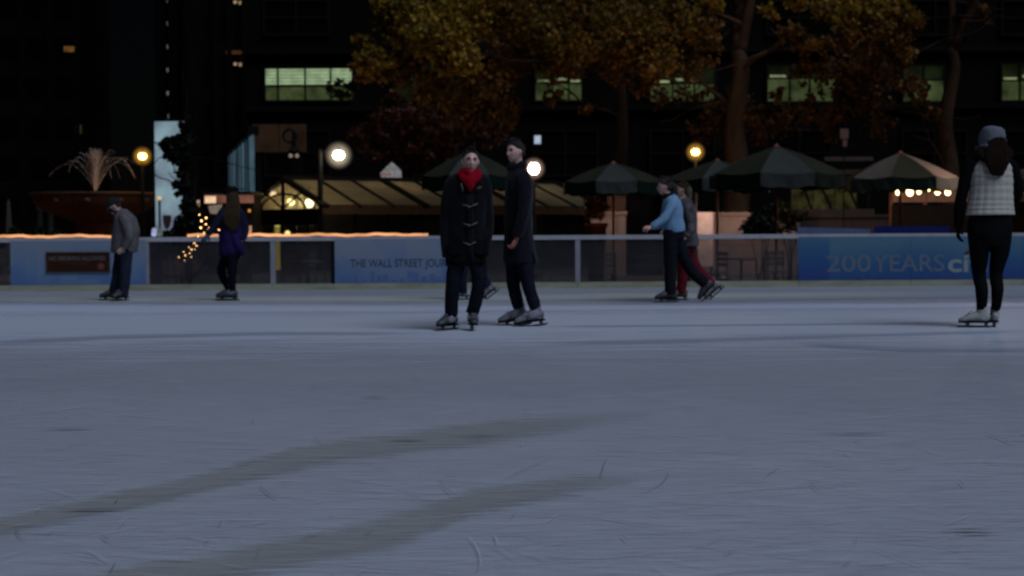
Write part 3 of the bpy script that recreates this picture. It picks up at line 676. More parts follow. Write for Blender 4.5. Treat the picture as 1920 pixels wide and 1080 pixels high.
# ------------------------------------------------------------------ fountain
YF = 48.0; s_ = YF / F; c = at(179, 362, YF)
fo = empty('fountain', (c.x, YF, GZ), 'red granite fountain bowl with spraying water behind the left barrier', 'fountain')
Rb = 119 * s_; hz = c.z - GZ
MB().lathe((c.x, YF, GZ), [(.30, hz - .2), (Rb * .86, hz - .14), (Rb * .95, hz - .03), (Rb, hz), (Rb * 1.0, hz - .05), (Rb * .965, hz - .10), (Rb * .95, hz - .22), (Rb * .89, hz - .42), (Rb * .76, hz - .58), (Rb * .55, hz - .72), (Rb * .40, hz - .84), (.55, hz - .95)], 40).build('bowl', MT['granite_red'], fo, True)
MB().lathe((c.x, YF, GZ), [(.9, 0), (.9, .25), (.72, .35), (.6, .6), (.56, hz - 1.0), (.62, hz - .88)], 24).build('pedestal', MT['granite_red'], fo, True)
MB().lathe((c.x, YF, GZ), [(3.0, 0), (3.1, .1), (3.05, .5), (2.8, .52), (2.75, .3), (.5, .3)], 40).build('basin', MT['granite_red'], fo)
MB().lathe((c.x, YF, GZ), [(.02, hz - .12), (.16, hz - .1), (.1, hz + .02), (.02, hz + .08)], 12).build('nozzle', MT['dark_metal'], fo)
for i in range(12):
    t = 2 * math.pi * i / 12 + .13
    b_ = MB().ball((c.x + Rb * .93 * math.cos(t), YF + Rb * .93 * math.sin(t), GZ + hz - .26), (.12, .12, .10), 8, 6).build('boss', MT['granite_red'], fo, True)
mw, ntw, bw = _bsdf('spray_water'); bw.inputs['Base Color'].default_value = (.30, .25, .22, 1); bw.inputs['Roughness'].default_value = .3
nlw = ntw.nodes.new('ShaderNodeTexNoise'); nlw.inputs['Scale'].default_value = 14; tcw = ntw.nodes.new('ShaderNodeTexCoord'); ntw.links.new(tcw.outputs['Object'], nlw.inputs[0])
mrw = ntw.nodes.new('ShaderNodeMapRange'); mrw.inputs[1].default_value = .4; mrw.inputs[2].default_value = .75; mrw.inputs[3].default_value = .05; mrw.inputs[4].default_value = .42; ntw.links.new(nlw.outputs[0], mrw.inputs[0]); ntw.links.new(mrw.outputs[0], bw.inputs['Alpha'])
mb = MB(); nz = Vector((c.x, YF, GZ + hz + .05))
for i in range(150):
    az = random.uniform(0, 2 * math.pi); spread = random.random()
    vr = (.10 + .78 * spread ** 1.3) if i > 105 else random.uniform(.02, .20); H = 79 * s_ * (random.uniform(.8, 1.02) if vr < .5 else random.uniform(.62, .82)); vz = math.sqrt(2 * 9.8 * H); T = vz / 9.8 * (1 + random.uniform(.0, .9 if vr > .3 else .15))
    pts = []
    for j in range(12):
        t = T * j / 11; pts.append(nz + Vector((math.cos(az) * vr * 2.5 * t, math.sin(az) * vr * 2.5 * t, vz * t - 4.9 * t * t)) + Vector((random.gauss(0, .012), random.gauss(0, .012), 0)))
    mb.tube(pts, [.008 + .006 * j / 11 for j in range(12)], 4, cap=False)
o = mb.build('water_jet', mw, fo); o['kind'] = 'stuff'
for dx in (-.5, .5):
    l = point_light('fountain_light', (c.x + dx, YF - .35, GZ + hz + .12), (1, .55, .36), 9, .08); l.parent = fo; l.location = l.location - ORG[fo.name]
for dx in (-1.9, 1.6):
    l = point_light('fountain_light', (c.x + dx, YF - 2.2, GZ + .62), (1, .40, .16), 9, .1); l.parent = fo; l.location = l.location - ORG[fo.name]
# pale obelisk and bollard lamps by the fountain
q = at(16, 372, 44); e = empty('obelisk', (q.x, 44, GZ), 'pale slender pointed obelisk at the left edge beyond the barrier', 'obelisk')
hz2 = q.z - GZ
MB().lathe((q.x, 44, GZ), [(.20, 0), (.20, .35), (.15, .4), (.05, hz2 - .15), (.005, hz2)], 4, math.pi / 4).build('shaft', mat('obelisk_stone', (.05, .046, .038), .7, .2), e)
MB().box((q.x, 44, GZ + .1), (.45, .45, .2)).build('base', MT['stone'], e)
q = at(142, 411, 51); e = empty('garden_lamp', (q.x, 51, GZ), 'small pale garden lamp glowing under the fountain bowl', 'lamp')
MB().tube([(q.x, 51, GZ), (q.x, 51, q.z - .07)], .03, 8).build('post', MT['dark_metal'], e); MB().ball(q, (.06, .06, .085), 10, 8).build('bulb', emit('pale_garden_bulb', (.9, .9, .55), 1.2), e)
for x_ in (74, 94):
    q = at(x_, 412, 54); e = empty('statue_plinth', (q.x, 54, GZ), 'dim grey stone post beneath the left rim of the fountain' if x_ == 74 else 'dim grey stone post with a rounded top beneath the fountain bowl', 'stone post')
    MB().lathe((q.x, 54, GZ), [(.17, 0), (.17, .2), (.12, .25), (.12, q.z - GZ + .3), (.16, q.z - GZ + .35), (.10, q.z - GZ + .5), (.01, q.z - GZ + .56)], 10).build('shaft', mat('dim_grey_stone', (.022, .021, .018), .8, .3), e, True)

# ------------------------------------------------------------------ lit advertising column panel, sign post
YP = 46.0; a_, b_ = pxx(293, YP), pxx(349, YP); zt, zb = pz(228, YP, 320), pz(432, YP, 320)
ad = empty('advertising_panel', ((a_ + b_) / 2, YP, GZ), 'tall pale blue backlit advertising panel half hidden by dark foliage', 'advertising panel')
m, nt2, b2 = _bsdf('backlit_poster')
tc2 = nt2.nodes.new('ShaderNodeTexCoord'); n2 = nt2.nodes.new('ShaderNodeTexNoise'); n2.inputs['Scale'].default_value = .9; n2.inputs['Detail'].default_value = 3; nt2.links.new(tc2.outputs['Object'], n2.inputs[0])
cr2 = nt2.nodes.new('ShaderNodeValToRGB'); cr2.color_ramp.elements[0].position = .38; cr2.color_ramp.elements[0].color = (.20, .25, .33, 1); cr2.color_ramp.elements[1].position = .62; cr2.color_ramp.elements[1].color = (.40, .62, .70, 1)
nt2.links.new(n2.outputs[0], cr2.inputs[0]); nt2.links.new(cr2.outputs[0], b2.inputs['Emission Color']); b2.inputs['Emission Strength'].default_value = .55; b2.inputs['Base Color'].default_value = (.02, .022, .025, 1)
MB().box(((a_ + b_) / 2, YP, (zt + zb) / 2), (b_ - a_, .12, zt - zb)).build('poster', m, ad)
mb = MB()
for xx in (a_ - .02, b_ + .02): mb.box((xx, YP, (zt + GZ) / 2), (.035, .2, zt - GZ + .02))
mb.box(((a_ + b_) / 2, YP, zt + .03), (b_ - a_ + .08, .2, .05)); mb.box(((a_ + b_) / 2, YP, zb - .06), (b_ - a_, .2, .1))
mb.build('frame', MT['dark_metal'], ad)
YQ = 44.0; q = at(313, 416, YQ); e = empty('street_sign', (q.x, YQ, GZ), 'small dull pink shield sign low in front of the backlit panel', 'sign')
MB().tube([(q.x, YQ + .04, GZ), (q.x, YQ + .04, q.z + .2)], .018, 8).build('post', MT['dark_metal'], e)
MB().prism([(q.x + dx * .011, YQ, q.z + dz * .0135) for dx, dz in ((-11, 14), (11, 14), (11, 2), (6, -12), (-5, -15), (-10, -2))], (0, .02, 0)).build('plate', mat('dull_pink_sign', (.16, .085, .10), .6, .25, 9), e)
q = at(299, 375, YQ - 1); e = empty('pole', (q.x, YQ - 1, GZ), 'slim pale pole with a small amber light left of the backlit panel', 'pole')
MB().tube([(q.x, YQ - 1, GZ), (q.x, YQ - 1, q.z)], .035, 8).build('shaft', mat('pale_pole', (.09, .1, .105), .5, .1), e); MB().ball((q.x, YQ - 1, q.z + .05), .06, 8, 6).build('bulb', emit('amber_bulb', (1, .6, .2), .8), e)
for x_, lab in ((289, 'bluish white bollard light standing just behind the barrier'), (300, 'grey-green bollard light beside the bluish one behind the barrier')):
    q = at(x_, 432, 31); e = empty('bollard_light', (q.x, 31, GZ), lab, 'bollard light')
    MB().lathe((q.x, 31, GZ), [(.06, 0), (.06, q.z - GZ - .14), (.05, q.z - GZ - .13)], 10).build('post', MT['dark_metal'], e)
    MB().lathe((q.x, 31, q.z - .12), [(.045, 0), (.055, .05), (.05, .12), (.03, .17)], 10).build('lamp_shade', emit('bollard_glow', (.55, .62, 1.0) if x_ == 289 else (.4, .48, .45), .55 if x_ == 289 else .2, .4, 12), e)

# ------------------------------------------------------------------ market stall with lit fascia
YK = 50.0
def kx(px): return pxx(px, YK)
def kz(py): return pz(py, YK, 430)
st = empty('market_stall', (kx(430), YK, GZ), 'small market stall with a warm lit fascia behind the purple-skirted skater', 'market stall')
MB().box(((kx(384) + kx(472)) / 2, YK + 1.2, (kz(364) + GZ) / 2), (kx(472) - kx(384), 1.6, kz(364) - GZ)).build('cabin', mat('stall_boards', (.010, .007, .005), .7, .3), st)
MB().box(((kx(382) + kx(474)) / 2, YK + .2, kz(373)), (kx(474) - kx(382), .12, kz(366) - kz(381))).build('fascia', emit('dim_pink_fascia', (1, .42, .28), .17, .5, 1.2), st)
MB().box(((kx(384) + kx(404)) / 2, YK + .1, kz(374)), (kx(404) - kx(384), .06, kz(367) - kz(380))).build('sign_board', emit('bright_fascia', (1, .66, .40), .95, .25, 3), st)
MB().prism([(kx(x), YK - .1, kz(y)) for x, y in ((392, 386), (418, 383), (412, 402), (396, 400))], (0, .05, 0)).build('poster', emit('lit_poster', (.75, .6, .48), .22, .4, 4), st)
MB().box(((kx(380) + kx(476)) / 2, YK + .9, kz(362)), (kx(476) - kx(380), 2.2, .08)).build('roof', MT['dark_metal'], st)
MB().box((kx(373), YK - .05, kz(384)), (.08, .06, kz(376) - kz(394))).build('lamp', emit('stall_side_lamp', (1, .7, .5), .4), st)
MB().box((kx(466), YK + .2, kz(395)), (.07, .06, .09)).build('lamp', emit('orange_stall_lamp', (1, .45, .08), .7), st)
YL = 43.0; q = at(460, 434, YL)
e = empty('display_case', (q.x, YL, GZ), 'small warm lit display case behind the rope light, right of the purple-skirted skater', 'display case')
MB().box((q.x, YL, (q.z - .16 + GZ) / 2), (.30, .3, q.z - .16 - GZ)).build('stand', MT['pavilion_frame'], e)
MB().box((q.x, YL, q.z), (.30, .28, .31)).build('glass_case', emit('warm_display', (1, .50, .28), .6, .4, 5), e)
MB().box((q.x, YL, q.z + .17), (.34, .32, .03)).build('lid', MT['dark_metal'], e)

# ------------------------------------------------------------------ glazed pavilion
th = R(35); rd = Vector((math.cos(th), math.sin(th), 0)); pd = Vector((math.sin(th), -math.cos(th), 0))
YV = 52.0; ap = at(533, 336, YV); HR = ap.z; HE = HR - .86; W2 = 2.6; LV = 11.4; A0 = Vector((ap.x, ap.y, 0))
pv = empty('glazed_pavilion', (A0.x, A0.y, GZ), 'long glazed pavilion with ochre lit roof and arched gable behind the barrier', 'pavilion')
def P_(u, v, z): q = A0 + rd * u + pd * v; return Vector((q.x, q.y, z))
mrf, ntr, brf = _bsdf('ochre_translucent_roof'); brf.inputs['Base Color'].default_value = (.15, .128, .08, 1); brf.inputs['Roughness'].default_value = .5
trl = ntr.nodes.new('ShaderNodeBsdfTranslucent'); nr = ntr.nodes.new('ShaderNodeTexNoise'); nr.inputs['Scale'].default_value = 1.3; nr.inputs['Detail'].default_value = 6; tcr = ntr.nodes.new('ShaderNodeTexCoord'); ntr.links.new(tcr.outputs['Object'], nr.inputs[0])
crr = ntr.nodes.new('ShaderNodeValToRGB'); crr.color_ramp.elements[0].position = .3; crr.color_ramp.elements[0].color = (.28, .25, .16, 1); crr.color_ramp.elements[1].position = .7; crr.color_ramp.elements[1].color = (.50, .42, .27, 1)
ntr.links.new(nr.outputs[0], crr.inputs[0]); ntr.links.new(crr.outputs[0], trl.inputs[0]); mxr = ntr.nodes.new('ShaderNodeMixShader'); mxr.inputs[0].default_value = .6
ntr.links.new(brf.outputs[0], mxr.inputs[1]); ntr.links.new(trl.outputs[0], mxr.inputs[2]); ntr.links.new(mxr.outputs[0], ntr.nodes['Material Output'].inputs[0])
NB = 9
for sd in (1, -1):
    for i in range(NB):
        u0, u1 = LV * i / NB + .05, LV * (i + 1) / NB - .05
        MB().prism([P_(u0, sd * .06, HR - .02), P_(u1, sd * .06, HR - .02), P_(u1, sd * (W2 + .25), HE - .08), P_(u0, sd * (W2 + .25), HE - .08)], (0, 0, -.03)).build('roof_pane', mrf, pv)
    for i in range(NB + 1):
        u = LV * i / NB; wd = .30 if i in (0, 3, 6, NB) else .08
        MB().bar(P_(u, 0, HR + .02), P_(u, sd * (W2 + .3), HE - .08), wd, .09).build('rafter', MT['pavilion_frame'], pv)
    MB().bar(P_(-.1, sd * (W2 + .2), HE - .18), P_(LV + .1, sd * (W2 + .2), HE - .18), .14, .30).build('eaves_beam', mat('brown_eaves', (.05, .027, .013), .6, .3), pv)
    # side wall: posts, dark panes, lower boards
    for i in range(NB + 1):
        u = LV * i / NB
        MB().bar(P_(u, sd * W2, GZ), P_(u, sd * W2, HE - .3), .12, .12, up=Vector((1, 0, 0))).build('post', MT['pavilion_frame'], pv)
    for i in range(NB):
        u0, u1 = LV * i / NB + .06, LV * (i + 1) / NB - .06
        mg = mat('side_glazing', (.004, .0045, .0035) if i % 3 else (.008, .0085, .0035), .25, .4, 2)
        MB().prism([P_(u0, sd * W2, GZ + .7), P_(u1, sd * W2, GZ + .7), P_(u1, sd * W2, HE - .34), P_(u0, sd * W2, HE - .34)], pd * -.03 * sd).build('side_pane', mg, pv)
        MB().prism([P_(u0, sd * W2, GZ), P_(u1, sd * W2, GZ), P_(u1, sd * W2, GZ + .66), P_(u0, sd * W2, GZ + .66)], pd * -.04 * sd).build('side_board', MT['pavilion_frame'], pv)
MB().bar(P_(-.1, 0, HR + .06), P_(LV + .1, 0, HR + .06), .16, .12).build('ridge_cap', MT['pavilion_frame'], pv)
# gable: rakes, king post, arched braces, panes, beam and glazed doors
for ue in (0.0, LV):
    gm = glass('gable_glazing', (.85, .82, .7), (.55, .46, .30), .30, .1, True)
    for sd in (1, -1):
        MB().prism([P_(ue, sd * .05, HR - .1), P_(ue, sd * W2, HE - .08), P_(ue, sd * W2, HE - .14), P_(ue, sd * .05, HE - .14)], rd * .02).build('gable_pane', gm, pv)
    dx = -.06 if ue == 0 else .06
    MB().bar(P_(ue + dx, 0, HR - .02), P_(ue + dx, 0, HE - .15), .10, .10, up=Vector((1, 0, 0))).build('king_post', MT['pavilion_frame'], pv)
    arcp = [P_(ue + dx, W2 * .62 * math.cos(t), HE - .14 + .50 * math.sin(t)) for t in np.linspace(0, math.pi, 15)]
    MB().tube(arcp, .04, 6).build('arched_brace', MT['pavilion_frame'], pv)
    for sd in (1, -1):
        MB().bar(P_(ue + dx, sd * W2 * .5, HE + .40), P_(ue + dx, sd * .1, HE - .1), .05, .05).build('strut', MT['pavilion_frame'], pv)
    MB().bar(P_(ue + dx, -W2 - .1, HE - .42), P_(ue + dx, W2 + .1, HE - .42), .14, .54).build('gable_beam', MT['pavilion_frame'], pv)
for v in (-2.6, -1.75, -.9, -.05, .85, 1.75, 2.6):
    MB().bar(P_(-.03, v, GZ), P_(-.03, v, HE - .7), .09, .09, up=Vector((1, 0, 0))).build('door_post', MT['pavilion_frame'], pv)
for v in (-2.6, -1.75, -.9, -.05, .85, 1.75):
    MB().prism([P_(0, v + .05, GZ + .05), P_(0, v + .82, GZ + .05), P_(0, v + .82, HE - .72), P_(0, v + .05, HE - .72)], rd * .02).build('door_pane', glass('door_glazing', (.7, .66, .55), (.08, .06, .04), .2, .1), pv)
MB().prism([P_(LV - .02, -W2, GZ), P_(LV - .02, W2, GZ), P_(LV - .02, W2, HE - .7), P_(LV - .02, -W2, HE - .7)], rd * .04).build('end_wall', MT['pavilion_frame'], pv)
MB().prism([P_(.1, -W2, GZ + .02), P_(LV - .1, -W2, GZ + .02), P_(LV - .1, W2, GZ + .02), P_(.1, W2, GZ + .02)], (0, 0, .03)).build('floor', mat('pavilion_floor', (.10, .06, .035), .6, .3), pv)
# lit column inside the door, hanging lamps, light inside
q = at(520, 414, 53.2); MB().tube([(q.x, q.y, GZ + .06), (q.x, q.y, q.z)], .085, 12).build('lit_column', emit('yellow_lit_column', (.95, .85, .25), .75, .15, 2), pv)
for (px, py, Y, r_, st_, cl) in ((513, 364, 52.95, .095, 3.5, (1, .78, .62)), (524, 354, 52.6, .055, .5, (1, .7, .5)), (546, 379, 51.9, .12, 7, (1, .93, .55)), (580, 381, 51.2, .15, 9, (1, .95, .62)), (539, 438, 53.5, .10, 5, (1, .75, .4)), (596, 387, 52.6, .08, .4, (.9, .9, .5))):
    q = at(px, py, Y); o = MB().ball(q, r_, 12, 8).build('hanging_lamp', emit('pavilion_bulb', cl, st_), pv, True)
    if py < 430: MB().tube([q + Vector((0, 0, r_ * .8)), (q.x, q.y, HR - .25)], .012, 5).build('cord', MT['dark_metal'], o)
    else: MB().tube([(q.x, q.y, GZ + .05), q - Vector((0, 0, r_ * .8))], .02, 6).build('stem', MT['dark_metal'], o)
for i in range(4):
    l = point_light('pavilion_light', P_(1.0 + i * 3.0, 0, HE - .35), (1, .84, .56), 60, .3); l.parent = pv; l.location = l.location - ORG[pv.name]
# kiosk with lit lantern roof behind the pavilion
YC = 66.0; q = at(735, 335, YC); s_ = YC / F
ko = empty('kiosk', (q.x, YC, GZ), 'dark kiosk with a small white lit lantern on its roof behind the pavilion', 'kiosk')
MB().box((q.x, YC, (q.z - .25 + GZ) / 2), (2.4, 2.4, q.z - .25 - GZ)).build('body', mat('kiosk_boards', (.006, .006, .0055), .7, .3), ko)
MB().lathe((q.x, YC, q.z - .26), [(1.9, 0), (1.85, .06), (.75, .26), (.5, .27)], 4, math.pi / 4).build('roof', MT['dark_metal'], ko)
cw = emit('white_lantern_wall', (.80, .78, .80), .20, .35, 6)
MB().box((q.x, YC, q.z + .10), (42 * s_ * .9, .9, .17)).build('lantern_base', cw, ko)
MB().prism([(q.x - 21 * s_, YC - .46, q.z + .2), (q.x + 21 * s_, YC - .46, q.z + .2), (q.x + 12 * s_, YC - .46, q.z + .45), (q.x + 1 * s_, YC - .46, q.z + .68), (q.x - 10 * s_, YC - .46, q.z + .45)], (0, .9, 0)).build('lantern_gable', cw, ko)
MB().box((q.x - 9 * s_, YC - .50, q.z + .16), (18 * s_, .04, .09)).build('red_panel', emit('pink_lantern_strip', (.8, .36, .30), .22), ko)

# ------------------------------------------------------------------ market umbrellas
def make_umbrella(loc, Ru, zr, zp, label, flip=0):
    """octagonal canopy with alternating pale and green hanging valances"""
    x, y, _ = loc; e = empty('market_umbrella', loc, label, 'umbrella', 'market umbrellas beyond the barrier')
    V = [Vector((x + Ru * math.cos(2 * math.pi * (i + .5) / 8 - math.pi / 2), y + Ru * math.sin(2 * math.pi * (i + .5) / 8 - math.pi / 2), GZ + zr)) for i in range(8)]
    T = Vector((x, y, GZ + zp)); mb = MB()
    n = 6
    for i in range(8):
        a_, b_ = V[i - 1], V[i]; rows = []; mb = MB()
        for j in range(n + 1):
            t = j / n; sag = .045 * math.sin(math.pi * t)
            rows.append([T.lerp(a_, t).lerp(T.lerp(b_, t), k / 4) + Vector((0, 0, sag - .045 * t * math.sin(math.pi * k / 4))) for k in range(5)])
        vs = [p for r_ in rows for p in r_]
        mb.add(vs, [(j * 5 + k, j * 5 + k + 1, j * 5 + k + 6, j * 5 + k + 5) for j in range(n) for k in range(4)])
        mb.build('canopy_panel', (MT['canvas_lit'] if flip else MT['canvas']) if (i + flip) % 2 == 0 else MT['canvas_olive'], e, True)
    for i in range(8):
        a_, b_ = V[i - 1], V[i]; c_ = Vector((x, y, 0)); oa = (a_ - Vector((x, y, a_.z))).normalized() * .025; ob = (b_ - Vector((x, y, b_.z))).normalized() * .025
        k = 6; vs = []
        for j in range(k + 1):
            p = a_.lerp(b_, j / k) + (oa + ob) / 2 - Vector((0, 0, .045 * math.sin(math.pi * j / k))); dz = .30 + .02 * math.sin(j * 2.1)
            vs += [p, p - Vector((0, 0, dz)) + (oa + ob) * .4 * math.sin(j * 1.7)]
        o = MB().add(vs, [(2 * j, 2 * j + 1, 2 * j + 3, 2 * j + 2) for j in range(k)]).build('valance', MT['canvas'] if (i + flip) % 2 == 0 else MT['canvas_green'], e)
        MB().bar(T - Vector((0, 0, .06)), a_ - Vector((0, 0, .04)), .022, .03).build('rib', MT['wood_pole'], e)
        MB().bar(a_.lerp(T, .5) - Vector((0, 0, .1)), Vector((x, y, GZ + zr - .12)), .02, .02).build('strut', MT['wood_pole'], e)
    MB().tube([(x, y, GZ), (x, y, GZ + zp - .02)], .035, 10).build('pole', MT['wood_pole'], e)
    MB().lathe((x, y, GZ + zp - .02), [(.09, 0), (.04, .03), (.015, .06), (.004, .08)], 8).build('finial', MT['wood_pole'], e)
    MB().lathe((x, y, GZ), [(.35, 0), (.35, .08), (.08, .12), (.05, .3)], 16).build('base', MT['dark_metal'], e)
    return e
# lib: picture column of the pole, apex row, eaves row, half width in px, distance
for (px, yt, ye, hw, Y, lab) in (
        (882, 282, 330, 95, 37, 'market umbrella half hidden behind the two front skaters'),
        (1150, 305, 341, 98, 40, 'low dim market umbrella over the gateway, left of the blue sweater skater'),
        (1345, 300, 337, 105, 41, 'market umbrella overlapped by the largest one, right of the yellow lamp'),
        (1456, 273, 327, 128, 35, 'largest market umbrella with a pale front panel and dark green side flaps'),
        (1688, 286, 334, 105, 38, 'market umbrella with lit bulbs hanging under its right side'),
        (1985, 292, 336, 105, 40, 'market umbrella behind the white-vest skater at the right edge')):
    q = at(px, yt, Y); z2 = at(px, ye, Y).z
    make_umbrella((q.x, Y, GZ), hw * Y / F, z2 - GZ + .0, q.z - GZ, lab, 1 if 1600 < px < 1800 else 0)
# strings of bulbs under the right umbrellas
def bulbs(pts, r_, label, m, sag=.03):
    e = empty('string_lights', pts[0], label, 'string lights'); cord = []
    for i, p in enumerate(pts):
        cord.append(p + Vector((0, 0, .10)))
        if i < len(pts) - 1: cord.append((p + pts[i + 1]) / 2 + Vector((0, 0, .10 - sag)))
    MB().tube(cord, .008, 5).build('cord', MT['dark_metal'], e)
    for i, p in enumerate(pts):
        rr = r_[i] if isinstance(r_, list) else r_
        o = MB().ball(p, (rr, rr, rr * 1.2), 10, 8).build('bulb', m, e, True); MB().tube([p + Vector((0, 0, rr)), p + Vector((0, 0, .10))], .015, 6).build('socket', MT['dark_metal'], e)
    return e
Yb = 38.8
bulbs([at(x, y, Yb) for x, y in ((1684, 361), (1706, 360), (1723, 359), (1742, 357), (1758, 359), (1777, 360))], [.055, .085, .055, .02, .07, .07], 'row of warm glowing bulbs under the right umbrella', MT['bulb'])
bulbs([at(x, y, Yb + 1) for x, y in ((1898, 362), (1915, 357), (1936, 358), (1960, 360))], .06, 'short row of warm bulbs right of the white-vest skater', MT['bulb'])
for px in (1706, 1768): point_light('bulb_light', at(px, 362, Yb + .9), (1, .60, .38), 26, .1)
lamp(1864, 292, 37.0, MT['lamp_pink'], 11, 22, None, 170, (1, .66, .50), 'added unseen pinkish lamp behind the white-vest skater, lighting the right umbrella', acorn=True)  # lamp added out of sight to light the umbrella's right side and the trunk

# ------------------------------------------------------------------ terrace: stone wall, gateway, pillars, awning
YW = 46.0
def wall(x0, x1, ytop, Y, label, mtl, name='stone_wall', joints=True, step=1.1):
    a_, b_ = pxx(x0, Y), pxx(x1, Y); zt = pz(ytop, Y, (x0 + x1) / 2)
    e = empty(name, ((a_ + b_) / 2, Y, GZ), label, 'wall')
    n = max(1, round((b_ - a_) / step)); rows = 2; hh = (zt - .08 - GZ) / rows
    for r_ in range(rows):
        k = n + (r_ % 2); 
        for i in range(k):
            u0 = a_ + (b_ - a_) * max(0, (i - .5 * (r_ % 2))) / n; u1 = a_ + (b_ - a_) * min(n, (i + 1 - .5 * (r_ % 2))) / n
            if u1 - u0 < .05: continue
            MB().box(((u0 + u1) / 2, Y + .15 + random.uniform(0, .012), GZ + hh * (r_ + .5)), (u1 - u0 - .015, .3, hh - .012)).build('stone_block', mtl, e)
    MB().box(((a_ + b_) / 2, Y + .15, zt - .04), (b_ - a_ + .06, .4, .08)).build('coping', mtl, e)
    return e
st_dim = mat('shaded_stone', (.045, .031, .025), .8, .25, 3)
wall(1108, 1174, 397, YW, 'short pinkish stone wall left of the dark gateway', MT['stone'], step=.5)
wall(1304, 1500, 398, YW + .6, 'long pinkish stone terrace wall right of the blue sweater skater', MT['stone'])
wall(1500, 1830, 402, YW + 1.2, 'long dim brown terrace wall under the awning and right umbrella', st_dim)
def pillar(x0, x1, yt, Y, label, mtl):
    a_, b_ = pxx(x0, Y), pxx(x1, Y); zt = pz(yt, Y, x0); e = empty('stone_pillar', ((a_ + b_) / 2, Y, GZ), label, 'pillar'); wd = b_ - a_
    n = 4
    for i in range(n): MB().box(((a_ + b_) / 2, Y, GZ + (zt - GZ - .12) * (i + .5) / n), (wd - .03 * (i % 2) * 0, wd, (zt - GZ - .12) / n - .012)).build('stone_block', mtl, e)
    MB().box(((a_ + b_) / 2, Y, zt - .06), (wd + .12, wd + .12, .12)).build('capital', mtl, e)
    return e
pillar(1138, 1172, 356, YW + .75, 'brown stone gate pillar under the low umbrella', mat('brown_stone', (.040, .022, .014), .8, .25, 4))
pillar(1242, 1276, 356, YW + .75, 'brown stone gate pillar behind the blue sweater skater', mat('brown_stone', (.040, .022, .014), .8, .25, 4))
gt = empty('gate', (pxx(1208, YW + 1), YW + 1, GZ), 'black gateway shutter between the two brown pillars', 'gate')
a_, b_ = pxx(1174, YW + 1), pxx(1241, YW + 1); zt = pz(368, YW + 1, 1208)
for i in range(8): MB().box(((a_ + b_) / 2, YW + 1, GZ + (zt - GZ) * (i + .5) / 8), (b_ - a_, .06, (zt - GZ) / 8 - .02)).build('slat', MT['window_dark'], gt)
MB().box(((a_ + b_) / 2, YW + 1, zt + .06), (b_ - a_ + .2, .2, .14)).build('lintel', MT['window_dark'], gt)
# brightly lit pale panel by the wall
Yn = 45.5; a_, b_ = pxx(1302, Yn), pxx(1337, Yn); zt = pz(398, Yn, 1320)
e = empty('notice_board', ((a_ + b_) / 2, Yn, GZ), 'pale pink lit notice board behind the blond skater in red trousers', 'notice board')
MB().box(((a_ + b_) / 2, Yn, (zt + GZ + .3) / 2), (b_ - a_, .06, zt - GZ - .3)).build('panel', mat('pale_pink_board', (.34, .26, .23), .6, .3, 2.5), e)
mb = MB()
for xx in (a_ + .04, b_ - .04): mb.box((xx, Yn + .06, (zt + GZ) / 2 - .05), (.05, .05, zt - GZ - .1))
mb.build('leg', MT['dark_metal'], e)
point_light('wall_fill_light', at(1330, 392, Yn - 1.0), (1, .72, .62), 34, .1)  # these four lights are added without fixtures to brighten board and wall
point_light('wall_fill_light', at(1395, 385, Yn - .6), (1, .70, .58), 50, .1)
point_light('wall_fill_light', at(1145, 388, YW - 1.2), (1, .68, .54), 30, .1)
point_light('wall_fill_light', at(1440, 392, Yn + .0), (1, .66, .52), 34, .1)
# counter hut with a green-yellow lit awning
YA = 49.0
hu = empty('counter_hut', (pxx(1555, YA), YA, GZ), 'open counter hut with a dim green-yellow lit interior behind the largest umbrella', 'hut')
a_, b_ = pxx(1478, YA), pxx(1640, YA); zt, zb = pz(330, YA, 1555), pz(392, YA, 1555)
for i in range(3):
    u0 = a_ + .3 + (b_ - a_ - .6) * i / 3; u1 = a_ + .3 + (b_ - a_ - .6) * (i + 1) / 3
    MB().box(((u0 + u1) / 2, YA + 1.2, (zt + zb) / 2), (u1 - u0 - .04, .06, zt - zb)).build('lit_panel', emit('yellow_green_interior', (.42, .40, .14), .045, .9, 2.6), hu)
for x_, y_, w_ in ((1530, 341, 30), (1580, 344, 26)):
    q = at(x_, y_, YA + .5); MB().box(q, (w_ * YA / F, .1, .08)).build('tube_light', emit('hut_tube', (.9, .85, .5), .35, .4, 4), hu)
for (x0, y0, x1, y1) in ((1538, 345, 1560, 394), (1588, 345, 1608, 392), (1505, 345, 1522, 394)):
    MB().bar(at(x0, y0, YA + .1), at(x1, y1, YA + .1), .07, .07).build('brace', MT['pavilion_frame'], hu)
MB().box(((a_ + b_) / 2, YA + .6, zt + .12), (b_ - a_, 1.8, .14)).build('roof', mat('pinkish_awning_edge', (.04, .026, .02), .8, .2), hu)
for xx in (a_ + .1, b_ - .1): MB().box((xx, YA + .5, (zt + GZ) / 2), (.12, .12, zt - GZ)).build('post', MT['pavilion_frame'], hu)
MB().box(((a_ + b_) / 2, YA + .3, (zb + GZ) / 2), (b_ - a_, .5, zb - GZ)).build('counter', st_dim, hu)
